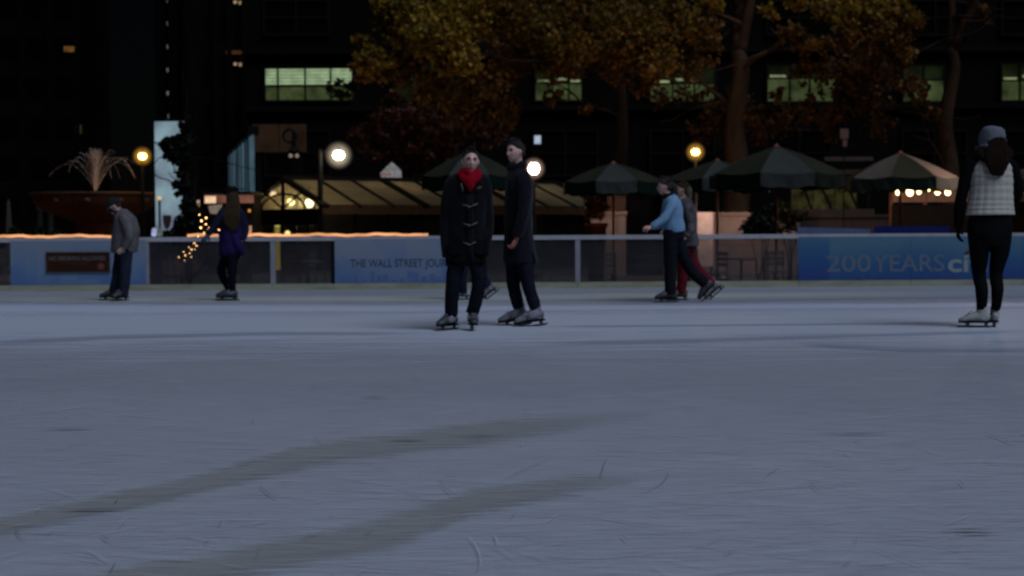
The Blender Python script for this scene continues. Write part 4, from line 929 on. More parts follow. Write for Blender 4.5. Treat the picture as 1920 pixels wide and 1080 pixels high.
# pale roof edge beyond, pink wall behind the bulbs
YR = 60.0; a_, b_ = pxx(1540, YR), pxx(1630, YR); q = pz(299, YR, 1585)
e = empty('canopy_roof', ((a_ + b_) / 2, YR, GZ), 'thin pale pink flat canopy behind the largest umbrella', 'canopy')
MB().box(((a_ + b_) / 2, YR, q), (b_ - a_, 1.2, .16)).build('roof', mat('pale_pink_fascia', (.065, .042, .038), .7, .2), e)
for xx in (a_ + .1, b_ - .1): MB().box((xx, YR, (q + GZ) / 2), (.1, .1, q - GZ)).build('post', MT['dark_metal'], e)
YJ = 41.5; a_, b_ = pxx(1672, YJ), pxx(1990, YJ); zt, zb = pz(344, YJ, 1730), pz(379, YJ, 1730)
e = empty('stall_back', ((a_ + b_) / 2, YJ, GZ), 'pink-lit back screen of the stall under the row of bulbs', 'stall')
for i in range(5):
    w_ = (b_ - a_) / 5; MB().box((a_ + w_ * (i + .5), YJ, (zt + zb) / 2), (w_ - .02, .05, zt - zb)).build('plank_panel', mat('pink_boards', (.16, .09, .06), .7, .2), e)
for i in range(6): MB().box((a_ + (b_ - a_) * i / 5, YJ + .07, (zt + GZ) / 2), (.08, .08, zt - GZ)).build('post', MT['wood_pole'], e)
MB().box(((a_ + b_) / 2, YJ, (zb - .06 + GZ) / 2), (b_ - a_, .04, zb - .08 - GZ)).build('apron', mat('dark_boards', (.007, .005, .0035), .8, .3), e)

# ------------------------------------------------------------------ trees
def tree(name, label, base, trunk_pts, forks, crowns, lsize, bark=None, r0=.35):
    e = empty(name, (base.x, base.y, GZ), label, 'tree'); mb = MB(); bark = bark or MT['bark']
    n = len(trunk_pts); mb.tube([Vector((base.x, base.y, GZ)), Vector((base.x, base.y, GZ + .3))] + trunk_pts, [r0 * 1.5, r0 * 1.1] + [r0 * (1 - .45 * i / max(1, n - 1)) for i in range(n)], 14) if False else chain(mb, [Vector((base.x, base.y, GZ)), Vector((base.x, base.y, GZ + .3))] + [p + Vector((.10 * math.sin(3.1 * i + base.x), 0, 0)) for i, p in enumerate(trunk_pts)], [r0 * 1.5, r0 * 1.1] + [r0 * (1 - .45 * i / max(1, n - 1)) * (1 + .10 * math.sin(5 * i)) for i in range(n)], 5, 14)
    mb.build('trunk', bark, e, True)
    for (a_, b_, ra, rb_) in forks:
        m2 = MB(); pts = limb(m2, a_, b_, ra, rb_, .10, 9)
        for t in range(3, 10, 2):
            tip = pts[min(t, 9)] + Vector((random.gauss(0, 1.0), random.gauss(0, 1.0), random.gauss(.25, .6))); limb(m2, pts[min(t, 9)], tip, max(.02, rb_ * .8), .008, .12, 5, 5)
        m2.build('limb', bark, e, True)
    if crowns:
        for cl in crowns:
            mt, cs = cl
            leaves([c[0] for c in cs], [c[1] for c in cs], [c[2] for c in cs], lsize, 'crown', mt, e)
    return e
def cl(px, py, Y, rpx, n): return (tuple(at(px, py, Y)), rpx * Y / F, int(n * LF))
LF = 1.3
# A: the big yellow plane tree in the middle
YA1 = 53.0; b = at(1166, 430, YA1)
A1 = [at(1166, 330, YA1), at(1163, 220, YA1), at(1160, 110, YA1 - .5), at(1150, 10, YA1 - .8), at(1140, -110, YA1 - 1)]
fk = [(A1[2], at(900, 60, YA1 - 4), .14, .04), (A1[2], at(1010, 115, YA1 - 5), .10, .03), (A1[3], at(800, -40, YA1 - 4), .16, .05), (A1[3], at(1260, 20, YA1 - 3), .12, .04), (A1[1], at(1050, 160, YA1 - 3), .06, .02), (at(900, 60, YA1 - 4), at(720, 90, YA1 - 5), .05, .015), (at(1010, 115, YA1 - 5), at(840, 100, YA1 - 6), .04, .012), (A1[2], at(1240, 90, YA1 - 4), .09, .03), (at(1240, 90, YA1 - 4), at(1300, 150, YA1 - 5), .03, .01)]
cy = [cl(700, 110, YA1 - 5, 34, 700), (*cl(770, 40, YA1 - 5, 62, 1500),), cl(830, 70, YA1 - 6, 60, 1500), cl(880, 25, YA1 - 5, 62, 1500), cl(740, 10, YA1 - 5, 42, 900), cl(860, 115, YA1 - 6, 42, 850), cl(950, 20, YA1 - 5, 55, 900), cl(1010, 60, YA1 - 4, 58, 900), cl(1100, 20, YA1 - 4, 70, 1200), cl(1190, 60, YA1 - 5, 62, 1200), cl(1230, 110, YA1 - 5, 42, 700), cl(1245, 20, YA1 - 4, 52, 900), cl(680, 70, YA1 - 5, 18, 160), cl(1070, 85, YA1 - 5, 50, 700), cl(1270, 60, YA1 - 4, 34, 400)]
co_ = [cl(690, 130, YA1 - 4, 30, 350), cl(760, 130, YA1 - 4, 45, 500), cl(820, 165, YA1 - 4, 48, 500), cl(900, 150, YA1 - 4, 52, 600), cl(960, 110, YA1 - 3, 55, 600), cl(930, 200, YA1 - 3, 40, 330), cl(960, 225, YA1 - 3, 26, 150), cl(1050, 125, YA1 - 4, 40, 380), cl(1140, 120, YA1 - 4, 44, 420), cl(1210, 150, YA1 - 4, 34, 200), cl(1020, 20, YA1 - 2, 60, 600), cl(1150, 40, YA1 - 2, 60, 500), cl(870, 205, YA1 - 3, 45, 350), cl(1295, 130, YA1 - 4, 30, 160), cl(1035, 180, YA1 - 4, 22, 90), cl(1095, 205, YA1 - 4, 16, 60)]
tree('plane_tree', 'big yellow autumn plane tree whose crown fills the top centre', b, A1, fk, [(MT['leaf_yellow'], [c for c in cy if c[0][0] < -.35]), (MT['leaf_amber'], [c for c in cy if c[0][0] >= -.35]), (MT['leaf_orange'], co_), (MT['leaf_green'], [cl(618, 172, YA1 - 3, 20, 60), cl(645, 160, YA1 - 3, 22, 90), cl(655, 185, YA1 - 3, 16, 60)])], .155, bark=mat('dark_plane_bark', (.017, .011, .007), .9, .5, 2, bump=.6), r0=.26)
# B: thick forked trunk right of the yellow lamp
YB1 = 51.0; b = at(1375, 430, YB1)
B1 = [at(1378, 330, YB1), at(1382, 230, YB1), at(1385, 140, YB1), at(1388, 95, YB1)]
fk = [(B1[3], at(1376, -60, YB1 + .5), .26, .16), (at(1388, 100, YB1), at(1408, -60, YB1 - .5), .22, .14), (B1[2], at(1480, 60, YB1 - 1.5), .10, .05), (at(1480, 60, YB1 - 1.5), at(1600, 20, YB1 - 2.5), .05, .02), (B1[1], at(1300, 130, YB1 + 1), .10, .04), (at(1300, 130, YB1 + 1), at(1260, 90, YB1 + .5), .05, .02), (at(1376, -60, YB1 + .5), at(1300, -160, YB1), .12, .06), (at(1408, -60, YB1 - .5), at(1560, -120, YB1 - 2), .12, .05), (at(1560, -120, YB1 - 2), at(1640, 60, YB1 - 3), .05, .015)]
cy = [cl(1560, 15, YB1 - 2, 38, 420), cl(1620, 10, YB1 - 3, 40, 420), cl(1680, 25, YB1 - 3, 34, 300), cl(1590, 40, YB1 - 3, 26, 220), cl(1322, 10, YB1 - 2, 30, 260), cl(1295, 45, YB1 - 2, 34, 300), cl(1440, 20, YB1 - 2, 18, 90), cl(1500, -5, YB1 - 3, 30, 200)]
co_ = [cl(1318, 45, YB1 - 2, 34, 330), cl(1300, 110, YB1 - 1, 36, 220), cl(1330, 85, YB1 - 1, 22, 110), cl(1480, 60, YB1 - 2, 26, 110), cl(1505, 85, YB1 - 2, 26, 130), cl(1545, 80, YB1 - 3, 24, 90), cl(1600, 75, YB1 - 3, 40, 260), cl(1660, 70, YB1 - 3, 45, 330), cl(1690, 40, YB1 - 3, 38, 260), cl(1700, 100, YB1 - 3, 22, 80)]
cr_ = [cl(1240, 185, YB1 + 1, 26, 90), cl(1290, 180, YB1 + 1, 24, 90), cl(1460, 175, YB1 - 1, 18, 60), cl(1725, 185, YB1 - 1, 22, 70), cl(1510, 130, YB1 - 1, 34, 180), cl(1570, 140, YB1 - 1, 48, 330), cl(1620, 150, YB1 - 1, 50, 380), cl(1660, 120, YB1 - 2, 44, 260), cl(1590, 195, YB1 - 1, 44, 260), cl(1540, 200, YB1 - 1, 34, 150), cl(1640, 200, YB1, 40, 200), cl(1700, 150, YB1 - 1, 30, 120), cl(1480, 215, YB1 + .5, 40, 180), cl(1420, 235, YB1 + .5, 50, 260), cl(1340, 240, YB1 + 1, 45, 260), cl(1380, 200, YB1 + 1, 44, 240), cl(1330, 190, YB1 + 1, 34, 160), cl(1650, 245, YB1, 32, 130), cl(1560, 235, YB1, 30, 110)]
tree('plane_tree', 'thick forked plane tree with sparse orange leaves right of the yellow lamp', b, B1, fk, [(MT['leaf_yellow'], cy), (MT['leaf_orange'], co_ ), (mat_leaf_dark := leafmat('dull_autumn_leaf', [(.022, .010, .003), (.075, .032, .007), (.14, .064, .012)]), cr_)], .16, r0=.42)
# C: bare forked tree at the right
YC1 = 50.0; b = at(1772, 430, YC1)
C1 = [at(1775, 330, YC1), at(1778, 230, YC1), at(1783, 130, YC1), at(1786, 90, YC1)]
fk = [(C1[3], at(1850, -60, YC1 - .5), .18, .10), (C1[3], at(1770, -70, YC1 + .5), .16, .09), (C1[1], at(1715, 210, YC1 - .5), .06, .02), (at(1715, 210, YC1 - .5), at(1700, 110, YC1 - 1), .03, .01), (C1[0], at(1735, 240, YC1 - 1), .05, .015), (at(1850, -60, YC1 - .5), at(1920, -160, YC1), .08, .03)]
cr_ = [cl(1740, 205, YC1 - .5, 22, 70), cl(1720, 160, YC1 - 1, 26, 110), cl(1850, 20, YC1, 30, 60)]
MT['bark_right'] = mat('reddish_plane_bark', (.030, .016, .009), .9, .5, 1.6, bump=.8)
tree('plane_tree', 'nearly bare tree with a high fork left of the white-vest skater', b, C1, fk, [(mat_leaf_dark, cr_)], .16, MT['bark_right'], r0=.30)
# D: low reddish tree behind the pavilion
YD = 58.0; b = at(760, 430, YD); D1 = [at(760, 360, YD), at(764, 300, YD), at(770, 250, YD)]
cr_ = [cl(680, 262, YD - 1, 32, 330), cl(730, 235, YD - 1, 42, 480), cl(790, 225, YD - 1, 50, 600), cl(850, 235, YD - 1, 45, 450), cl(700, 285, YD - 1, 26, 220), cl(780, 280, YD - 1, 42, 380), cl(840, 290, YD - 1, 30, 220), cl(910, 250, YD, 38, 300), cl(740, 195, YD, 30, 240)]
tree('maple_tree', 'low dark red maple behind the pavilion roof', b, D1, [(D1[1], at(690, 270, YD - 1), .08, .02), (D1[2], at(840, 240, YD - 1), .09, .02), (D1[2], at(760, 200, YD - 1), .08, .02)], [(MT['leaf_red'], cr_)], .16, MT['bark_dark'], .2)
# E: dark evergreen in front of the advertising panel
LF = 1.0; YE = 43.0; b = at(352, 440, YE); E1 = [at(350, 390, YE), at(346, 330, YE), at(342, 270, YE), at(352, 215, YE)]
cr_ = [cl(338, 268, YE, 19, 900), cl(318, 272, YE, 17, 850), cl(322, 288, YE, 14, 550), cl(338, 295, YE, 16, 500), cl(350, 240, YE, 10, 120), cl(318, 290, YE, 9, 160), cl(335, 300, YE, 13, 300), cl(343, 325, YE, 12, 260), cl(350, 350, YE, 13, 260), cl(335, 345, YE, 8, 80), cl(356, 385, YE, 16, 300), cl(338, 362, YE, 9, 60), cl(328, 348, YE, 6, 40), cl(345, 420, YE, 18, 420), cl(365, 400, YE, 16, 350), cl(332, 425, YE, 10, 160), cl(370, 430, YE, 18, 360), cl(340, 232, YE, 6, 50), cl(352, 300, YE, 12, 200)]
tree('slender_tree', 'dark leafy slender tree in front of the blue backlit panel', b, E1, [(E1[2], at(316, 288, YE - .3), .04, .01), (E1[1], at(326, 350, YE - .3), .03, .01), (E1[2], at(352, 236, YE), .03, .01), (E1[0], at(370, 400, YE), .04, .01)], [(MT['leaf_green'], cr_)], .11, MT['bark_dark'], .09)
# leaning bare sapling wound with bulbs, just behind the clear panel
YG = 29.2
stem = [at(335, 489, YG), at(347, 477, YG), at(362, 462, YG + .1), at(374, 449, YG + .1), at(381, 428, YG + .15), at(384, 412, YG + .2), at(377, 398, YG + .2)]
stem2 = [at(362, 462, YG + .1), at(360, 476, YG), at(352, 486, YG - .1), at(343, 489, YG - .1)]
stem3 = [at(378, 440, YG + .1), at(392, 428, YG + .2), at(403, 424, YG + .2), at(412, 438, YG + .2)]
e = empty('sapling', (at(340, 489, YG).x, YG, GZ), 'leaning bare sapling wound with tiny orange bulbs behind the clear barrier panel', 'sapling')
mb = MB(); mb.tube([Vector((at(352, 489, YG).x, YG, GZ)), at(360, 490, YG), at(362, 462, YG + .1)], [.035, .03, .02], 7); mb.build('trunk', MT['bark_dark'], e)
mb = MB(); mb.tube(stem, [.016, .018, .02, .016, .014, .012, .008], 7); mb.tube(stem2, [.014, .012, .01, .006], 6); mb.tube(stem3, [.012, .01, .008, .005], 6); mb.build('branch', MT['bark_dark'], e)
sl_ = empty('string_lights', (at(340, 489, YG).x, YG - .06, 0), 'string of tiny orange bulbs wound round the leaning sapling', 'string lights')
def walk(pts, step):
    out = []; acc = 0
    for p, q in zip(pts, pts[1:]):
        L = (q - p).length; t = -acc
        while t + step <= L:
            t += step; out.append(p.lerp(q, t / L))
        acc = L - t
    return out
bp = walk(stem, .072) + walk(stem2, .085) + walk(stem3, .13)
wire = []
for i, p in enumerate(bp):
    o_ = Vector(((.045 if i % 2 else -.045) + random.uniform(-.015, .015), -.03, random.uniform(-.02, .02)))
    p2 = p + o_; rr = random.uniform(.010, .017) * (.8 if i > len(bp) - 8 else 1)
    MB().ball(p2, rr, 8, 6).build('bulb', MT['bulb_small'], sl_); wire.append(p2)
mb = MB(); 
mb.tube(wire[:len(walk(stem, .072))], .004, 4); mb.build('cord', MT['dark_metal'], sl_)

# ------------------------------------------------------------------ shrubs and planter
def shrub(label, cs, m, base_px, Y, name='shrub', ls=.09):
    b_ = at(base_px, 440, Y); e = empty(name, (b_.x, Y, GZ), label, 'shrub'); mb = MB()
    for c_ in cs: limb(mb, (b_.x + random.uniform(-.1, .1), Y, GZ), c_[0], .03, .008, .1, 5, 5)
    mb.build('stem', MT['bark_dark'], e)
    leaves([c[0] for c in cs], [c[1] for c in cs], [c[2] for c in cs], ls, 'foliage', m, e)
shrub('dark round evergreen shrub in front of the pink terrace wall', [cl(1425, 415, 40, 26, 900), cl(1440, 398, 40, 18, 450), cl(1410, 432, 40, 18, 450), cl(1445, 430, 40, 18, 450)], MT['leaf_green'], 1428, 40)
shrub('yellow-green loose shrub right of the dark evergreen', [cl(1475, 400, 42, 22, 420), cl(1498, 402, 42, 16, 260), cl(1462, 388, 42, 13, 200), cl(1480, 420, 42, 20, 300)], MT['leaf_olive'], 1478, 42)
YI = 41.0; q = at(1118, 418, YI)
e = empty('planter', (q.x, YI, GZ), 'terracotta planter with a rusty orange shrub left of the gateway wall', 'planter')
MB().lathe((q.x, YI, GZ), [(.20, 0), (.27, q.z - GZ - .12), (.31, q.z - GZ - .1), (.31, q.z - GZ), (.26, q.z - GZ), (.25, q.z - GZ - .06)], 18).build('pot', MT['terracotta'], e, True)
leaves([tuple(at(1118, 398, YI)), tuple(at(1112, 380, YI)), tuple(at(1126, 388, YI))], [.26, .22, .2], [420, 260, 220], .09, 'foliage', MT['leaf_orange'], e)
point_light('planter_fill_light', at(1122, 408, YI - .9), (1, .5, .2), 1.6, .05)  # light added without a fixture to brighten the planter
shrub('low dark hedge plant under the fountain by the left barrier', [cl(30, 440, 38, 18, 500), cl(70, 442, 38, 16, 400), cl(110, 443, 38, 14, 300)], MT['leaf_green'], 70, 38)
shrub('low dark bush behind the clear panel under the backlit panel', [cl(290, 470, 34, 22, 600), cl(320, 455, 34, 20, 500), cl(350, 470, 34, 22, 600), cl(390, 480, 34, 24, 500)], MT['leaf_green'], 330, 34)
# cafe chairs and tables seen dimly through the clear panels
def chair(x, Y, rz, m, label):
    e = empty('cafe_chair', (x, Y, GZ), label, 'chair', 'cafe chairs behind the clear panels'); rt = Matrix.Rotation(rz, 3, 'Z'); c0 = Vector((x, Y, GZ))
    MB().box(c0 + Vector((0, 0, .45)), (.42, .42, .03), rt).build('seat', m, e)
    mb = MB()
    for z in (.62, .74, .86): mb.box(c0 + rt @ Vector((0, .2, z)), (.42, .02, .07), rt)
    mb.build('backrest', m, e)
    for sx in (-1, 1):
        for sy in (-1, 1): MB().bar(c0 + rt @ Vector((sx * .19, sy * .19, 0)), c0 + rt @ Vector((sx * .18, sy * .19, .9 if sy > 0 else .44)), .03, .03, up=Vector((1, 0, 0))).build('leg', MT['dark_metal'], e)
chm = [mat('brown_slats', (.04, .022, .013), .6, .3), mat('grey_slats', (.05, .046, .042), .6, .3)]
for i, (px, Y, lab) in enumerate(((545, 33, 'brown slat cafe chair behind the clear panel right of the pale barrier post'), (600, 35, 'grey slat cafe chair behind the clear panel next to the newspaper panel'), (1010, 34, 'brown slat cafe chair behind the clear panel right of the long navy coat'), (1130, 33.5, 'grey slat cafe chair behind the clear panel right of the second pale post'), (1340, 33.5, 'brown slat cafe chair behind the clear panel under the pale pink notice board'), (1460, 34, 'grey slat cafe chair behind the clear panel next to the deep blue panel'))):
    chair(pxx(px, Y), Y, i * 1.3, chm[i % 2], lab)
for px, Y, lab in ((575, 34.2, 'round cafe table behind the clear panel between the two chairs at the newspaper panel'), (1390, 34.6, 'round cafe table behind the clear panel below the dark round shrub')):
    x = pxx(px, Y); e = empty('cafe_table', (x, Y, GZ), lab, 'table', 'cafe tables behind the clear panels')
    MB().lathe((x, Y, GZ), [(.34, .70), (.35, .72), (.34, .74), (.01, .74)], 18).build('tabletop', mat('table_top', (.07, .06, .055), .5, .2), e)
    MB().lathe((x, Y, GZ), [(.24, 0), (.2, .03), (.03, .06), (.03, .70)], 10).build('pedestal', MT['dark_metal'], e)

# ------------------------------------------------------------------ people
TMP = bpy.data.scenes.new('scratch')
def remesh(mb, voxel, smooth=3, wrinkle=0.0, wfreq=9.0, wst=(1, 1, .45), seed=0):
    """fuse overlapping shapes into one continuous skin, smooth it, then crease it"""
    me = bpy.data.meshes.new('tmp_shape'); me.from_pydata(mb.v, [], mb.f); me.update()
    bm = bmesh.new(); bm.from_mesh(me); bmesh.ops.recalc_face_normals(bm, faces=bm.faces); bm.to_mesh(me); bm.free()
    o = bpy.data.objects.new('tmp_shape', me); TMP.collection.objects.link(o)
    r_ = o.modifiers.new('r', 'REMESH'); r_.mode = 'VOXEL'; r_.voxel_size = voxel
    if smooth:
        sm = o.modifiers.new('s', 'SMOOTH'); sm.iterations = smooth; sm.factor = .5
    TMP.view_layers[0].update(); dg = TMP.view_layers[0].depsgraph
    out = bpy.data.meshes.new_from_object(o.evaluated_get(dg)); bpy.data.objects.remove(o); bpy.data.meshes.remove(me)
    if wrinkle:
        so = Vector((seed * 3.1, seed * 1.7, seed))
        nr_ = np.empty(len(out.vertices) * 3, np.float32); out.vertices.foreach_get('normal', nr_); nr_ = nr_.reshape(-1, 3)
        co_n = np.empty(len(out.vertices) * 3, np.float32); out.vertices.foreach_get('co', co_n); co_n = co_n.reshape(-1, 3); amp = np.empty(len(co_n), np.float32)
        for i_, c_v in enumerate(co_n.tolist()):
            p = Vector((c_v[0] * wst[0], c_v[1] * wst[1], c_v[2] * wst[2])) * wfreq + so
            amp[i_] = wrinkle * (noise.noise(p) + .5 * noise.noise(p * 2.3))
        co_n += nr_ * amp[:, None]; out.vertices.foreach_set('co', co_n.ravel())
        out.update()
    return out
def skin_obj(mb, name, m, parent, voxel=.011, smooth=3, wrinkle=.006, wfreq=9.0, seed=0, loc=None, wst=(1, 1, .45)):
    me = remesh(mb, voxel, smooth, wrinkle, wfreq, wst, seed); org = ORG[parent.name] if parent is not None else Vector(loc)
    me.transform(Matrix.Translation(-org)); me.name = name
    me.polygons.foreach_set('use_smooth', [True] * len(me.polygons)); me.materials.clear(); me.materials.append(m)
    o = bpy.data.objects.new(name, me); 
    if parent is None: o.location = org
    link(o, parent); ORG[o.name] = org; return o

def smst(a, b, x): t = min(1, max(0, (x - a) / (b - a))); return t * t * (3 - 2 * t)
def head_xf(c, yaw, pitch, tilt, k):
    rt = Matrix.Rotation(R(yaw), 3, 'Z') @ Matrix.Rotation(R(pitch), 3, 'X') @ Matrix.Rotation(R(tilt), 3, 'Y')
    return lambda p: Vector(c) + rt @ (Vector(p) * k)
def head_pt(a, e, face=True):
    x = .074 * math.cos(e) * math.cos(a); y = .095 * math.cos(e) * math.sin(a); z = .118 * math.sin(e); zn = z / .118
    if zn < 0:
        x *= 1 - .30 * (-zn) ** 1.5
        if y > 0: y *= 1 - .55 * smst(.1, .9, -zn)
        else: y *= 1 + .10 * smst(.3, 1, -zn)
    else: y += .008 * zn
    if face and y < 0:
        g = lambda x0, z0, sx, sz: math.exp(-((x - x0) / sx) ** 2 - ((z - z0) / sz) ** 2)
        y -= .022 * g(0, -.024, .012, .013) + .013 * g(0, .000, .009, .022) + .005 * g(0, .030, .045, .010)
        y += .011 * (g(.030, .010, .015, .010) + g(-.030, .010, .015, .010))
        y -= .007 * g(0, -.054, .020, .006) + .005 * g(0, -.066, .017, .006) - .004 * g(0, -.060, .024, .003)
        y -= .011 * g(0, -.100, .022, .015)
        y += .004 * (g(.045, -.045, .018, .02) + g(-.045, -.045, .018, .02))
    return Vector((x, y, z))
def head_shape(mb, xf, seg=44, rings=40, off=None):
    vs = []; fs = []
    for i in range(rings + 1):
        e = -math.pi / 2 + math.pi * i / rings
        for k_ in range(seg):
            p = head_pt(2 * math.pi * k_ / seg, e)
            if off: p = off(p)
            vs.append(xf(p))
    for i in range(rings):
        for k_ in range(seg):
            l = (k_ + 1) % seg; fs.append((i * seg + k_, i * seg + l, (i + 1) * seg + l, (i + 1) * seg + k_))
    return mb.add(vs, fs)
def face_bits(p, xf, k, brow=None, hairm=None):
    for sx in (-1, 1):
        ew = MB().ball(xf((sx * .030, -.071, .010)), .0125 * k, 10, 8).build('eye', MT['eye_white'], p, True)
        MB().ball(xf((sx * .030, -.0815, .010)), .0050 * k, 8, 6).build('iris', MT['eye'], ew, True); MB().tube([xf((sx * .017, -.083, .013)), xf((sx * .030, -.0845, .0175)), xf((sx * .045, -.077, .012))], .0028 * k, 6).build('eyelid', MT['eye'], ew, True)
        MB().tube([xf((sx * .014, -.094, .029)), xf((sx * .030, -.090, .034)), xf((sx * .048, -.078, .029))], [.005 * k, .0065 * k, .003 * k], 6).build('eyebrow', hairm or MT['hair_black'], p, True)
    MB().tube([xf((-.024, -.077, -.060)), xf((-.010, -.090, -.057)), xf((.010, -.090, -.057)), xf((.024, -.077, -.060))], [.002 * k, .006 * k, .006 * k, .002 * k], 8).build('mouth', MT['lip'], p, True)
def hair_short(p, xf, m, vol=.014, seed=0, quiff=.0, long_back=0.0):
    def off(q):
        t = (q.y + .1) / .19
        line = .084 - .052 * smst(.12, .40, t) - (.075 + long_back) * smst(.46, .85, t)
        mk = smst(line - .004, line + .010, q.z)
        nz = noise.noise(Vector((q.x * 60, q.y * 22, q.z * 60)) + Vector((seed, 0, 0)))
        kk = vol * (1 + .5 * nz) + quiff * smst(.05, .1, q.z) * smst(.5, .1, t)
        d = q.normalized()
        return q + d * (kk * mk - .012 * (1 - mk))
    mb = MB(); head_shape(mb, xf, 48, 44, off)
    rs = random.Random(seed)
    for i in range(46):
        a_ = rs.uniform(-math.pi, 0) if i < 30 else rs.uniform(0, math.pi); e_ = rs.uniform(1.02, 1.45) if i < 30 else rs.uniform(.3, 1.3)
        q = off(head_pt(a_, e_, False)); dn = q.normalized(); t_ = Vector((-dn.y * .4 + rs.uniform(-.4, .4), -.9 if i < 30 else .5, -.1 + rs.uniform(-.3, .3))); t_ = (t_ - dn * t_.dot(dn)).normalized()
        L = rs.uniform(.025, .05); mb.tube([xf(q - dn * .006), xf(q + dn * (.006 + vol * .35) + t_ * L * .5), xf(q + dn * (.004 + quiff * .5) + t_ * L)], [.009, .008, .002], 5)
    return mb.build('hair', m, p, True)

def hand(mb, wrist, d, pn, fat=1.0, curl=.45, k=1.0):
    """palm, four bent fingers of unequal length and a thumb from the side of the palm"""
    w = Vector(wrist); d = Vector(d).normalized(); pn = Vector(pn); pn = (pn - d * pn.dot(d)).normalized(); sd = d.cross(pn)
    k *= 1.0
    mb.tube([w - d * .03 * k, w, w + d * .035 * k, w + d * .075 * k, w + d * .092 * k], [(.026 * k, .020 * k), (.028 * k, .019 * k), (.040 * k, .016 * k), (.042 * k, .014 * k), (.036 * k, .010 * k)], 12, side=sd)
    for i, (o_, L) in enumerate(((-.032, .058), (-.011, .076), (.011, .082), (.032, .070))):
        p = w + d * .082 * k + sd * o_ * k; dd = (d + sd * o_ * 1.2).normalized(); pts = [p]; 
        for j in range(3):
            a_ = curl * (j + .6); v = dd * math.cos(a_) + pn * math.sin(a_); p = p + v * (L * k * (.42, .33, .25)[j]); pts.append(p)
        mb.tube(pts, [.0098 * fat * k, .0092 * fat * k, .0085 * fat * k, .0065 * fat * k], 8)
    t0 = w + d * .022 * k + sd * .030 * k; t1 = t0 + (d * .55 + sd * .8 + pn * .25).normalized() * .036 * k; t2 = t1 + (d * .9 + sd * .25 + pn * .35).normalized() * .032 * k
    mb.tube([t0 - sd * .012 * k, t0, t1, t2], [.013 * k, .014 * fat * k, .011 * fat * k, .008 * fat * k], 8)

def skate(parent, g_, f, m_boot, u=(0, 0, 1), m_sole=None, lace=None, k=1.0, m_panel=None, shaft=.215):
    """ankle-high ice skate: boot > sole, blade, lace; g_ is the blade contact under the ankle"""
    f = Vector(f).normalized(); u = Vector(u).normalized(); f = (f - u * f.dot(u)).normalized(); s_ = f.cross(u); g_ = Vector(g_)
    Q = lambda a_, b_, c_: g_ + f * a_ * k + s_ * b_ * k + u * ((c_ - .020) if c_ > .05 else c_ * .72) * k
    mb = MB()
    mb.tube([Q(-.012, 0, shaft), Q(-.015, 0, .22), Q(-.012, 0, .155), Q(.01, 0, .10)], [(.040 * k, .046 * k), (.039 * k, .045 * k), (.042 * k, .054 * k), (.046 * k, .07 * k)], 14, side=s_)
    mb.tube([Q(-.082, 0, .112), Q(-.06, 0, .118), Q(0, 0, .122), Q(.06, 0, .125), Q(.115, 0, .112), Q(.16, 0, .098), Q(.195, 0, .09), Q(.208, 0, .088)], [(.02 * k, .03 * k), (.036 * k, .045 * k), (.040 * k, .05 * k), (.045 * k, .048 * k), (.048 * k, .038 * k), (.045 * k, .03 * k), (.032 * k, .022 * k), (.01 * k, .008 * k)], 14, side=s_)
    bt = skin_obj(mb, 'skate', m_boot, parent, .008, 3, .002, 25)
    mb = MB(); rim = [(-.085, .030), (-.04, .037), (.03, .040), (.11, .048), (.17, .042), (.207, .018), (.207, -.018), (.17, -.042), (.11, -.048), (.03, -.040), (-.04, -.037), (-.085, -.030)]
    mb.prism([Q(a_, b_, .066) for a_, b_ in rim], u * .014 * k); mb.build('sole', m_sole or MT['dark_metal'], bt)
    mb = MB()
    mb.prism([Q(a_, -.0025, c_) for a_, c_ in ((-.11, .012), (-.105, .03), (.205, .03), (.225, .022), (.222, .012), (.2, .002), (.1, 0), (-.08, 0))], s_ * .005 * k)
    for x0, x1 in ((-.065, -.03), (.10, .145)): mb.prism([Q(x0, -.008, .066), Q(x1, -.008, .066), Q((x0 + x1) / 2 + .014, -.004, .028), Q((x0 + x1) / 2 - .014, -.004, .028)], s_ * .016 * k)
    mb.build('blade', MT['steel'], bt)
    if lace:
        mb = MB()
        for j in range(5):
            t = j / 4; x = .045 + .085 * t if j > 1 else .040; z = .235 - .045 * j if j < 2 else .178 - .018 * (j - 2)
            mb.bar(Q(x + .004, -.03, z), Q(x + .004, .03, z - .004), .008 * k, .008 * k)
        mb.build('lace', lace, bt)
    if m_panel:
        for sg in (-1, 1):
            mb = MB(); mb.tube([Q(-.03, sg * .040, .15), Q(.03, sg * .044, .135), Q(.09, sg * .046, .118)], [(.01 * k, .03 * k), (.012 * k, .04 * k), (.008 * k, .022 * k)], 10, side=s_)
            mb.build('side_panel', m_panel, bt, True)
    return bt

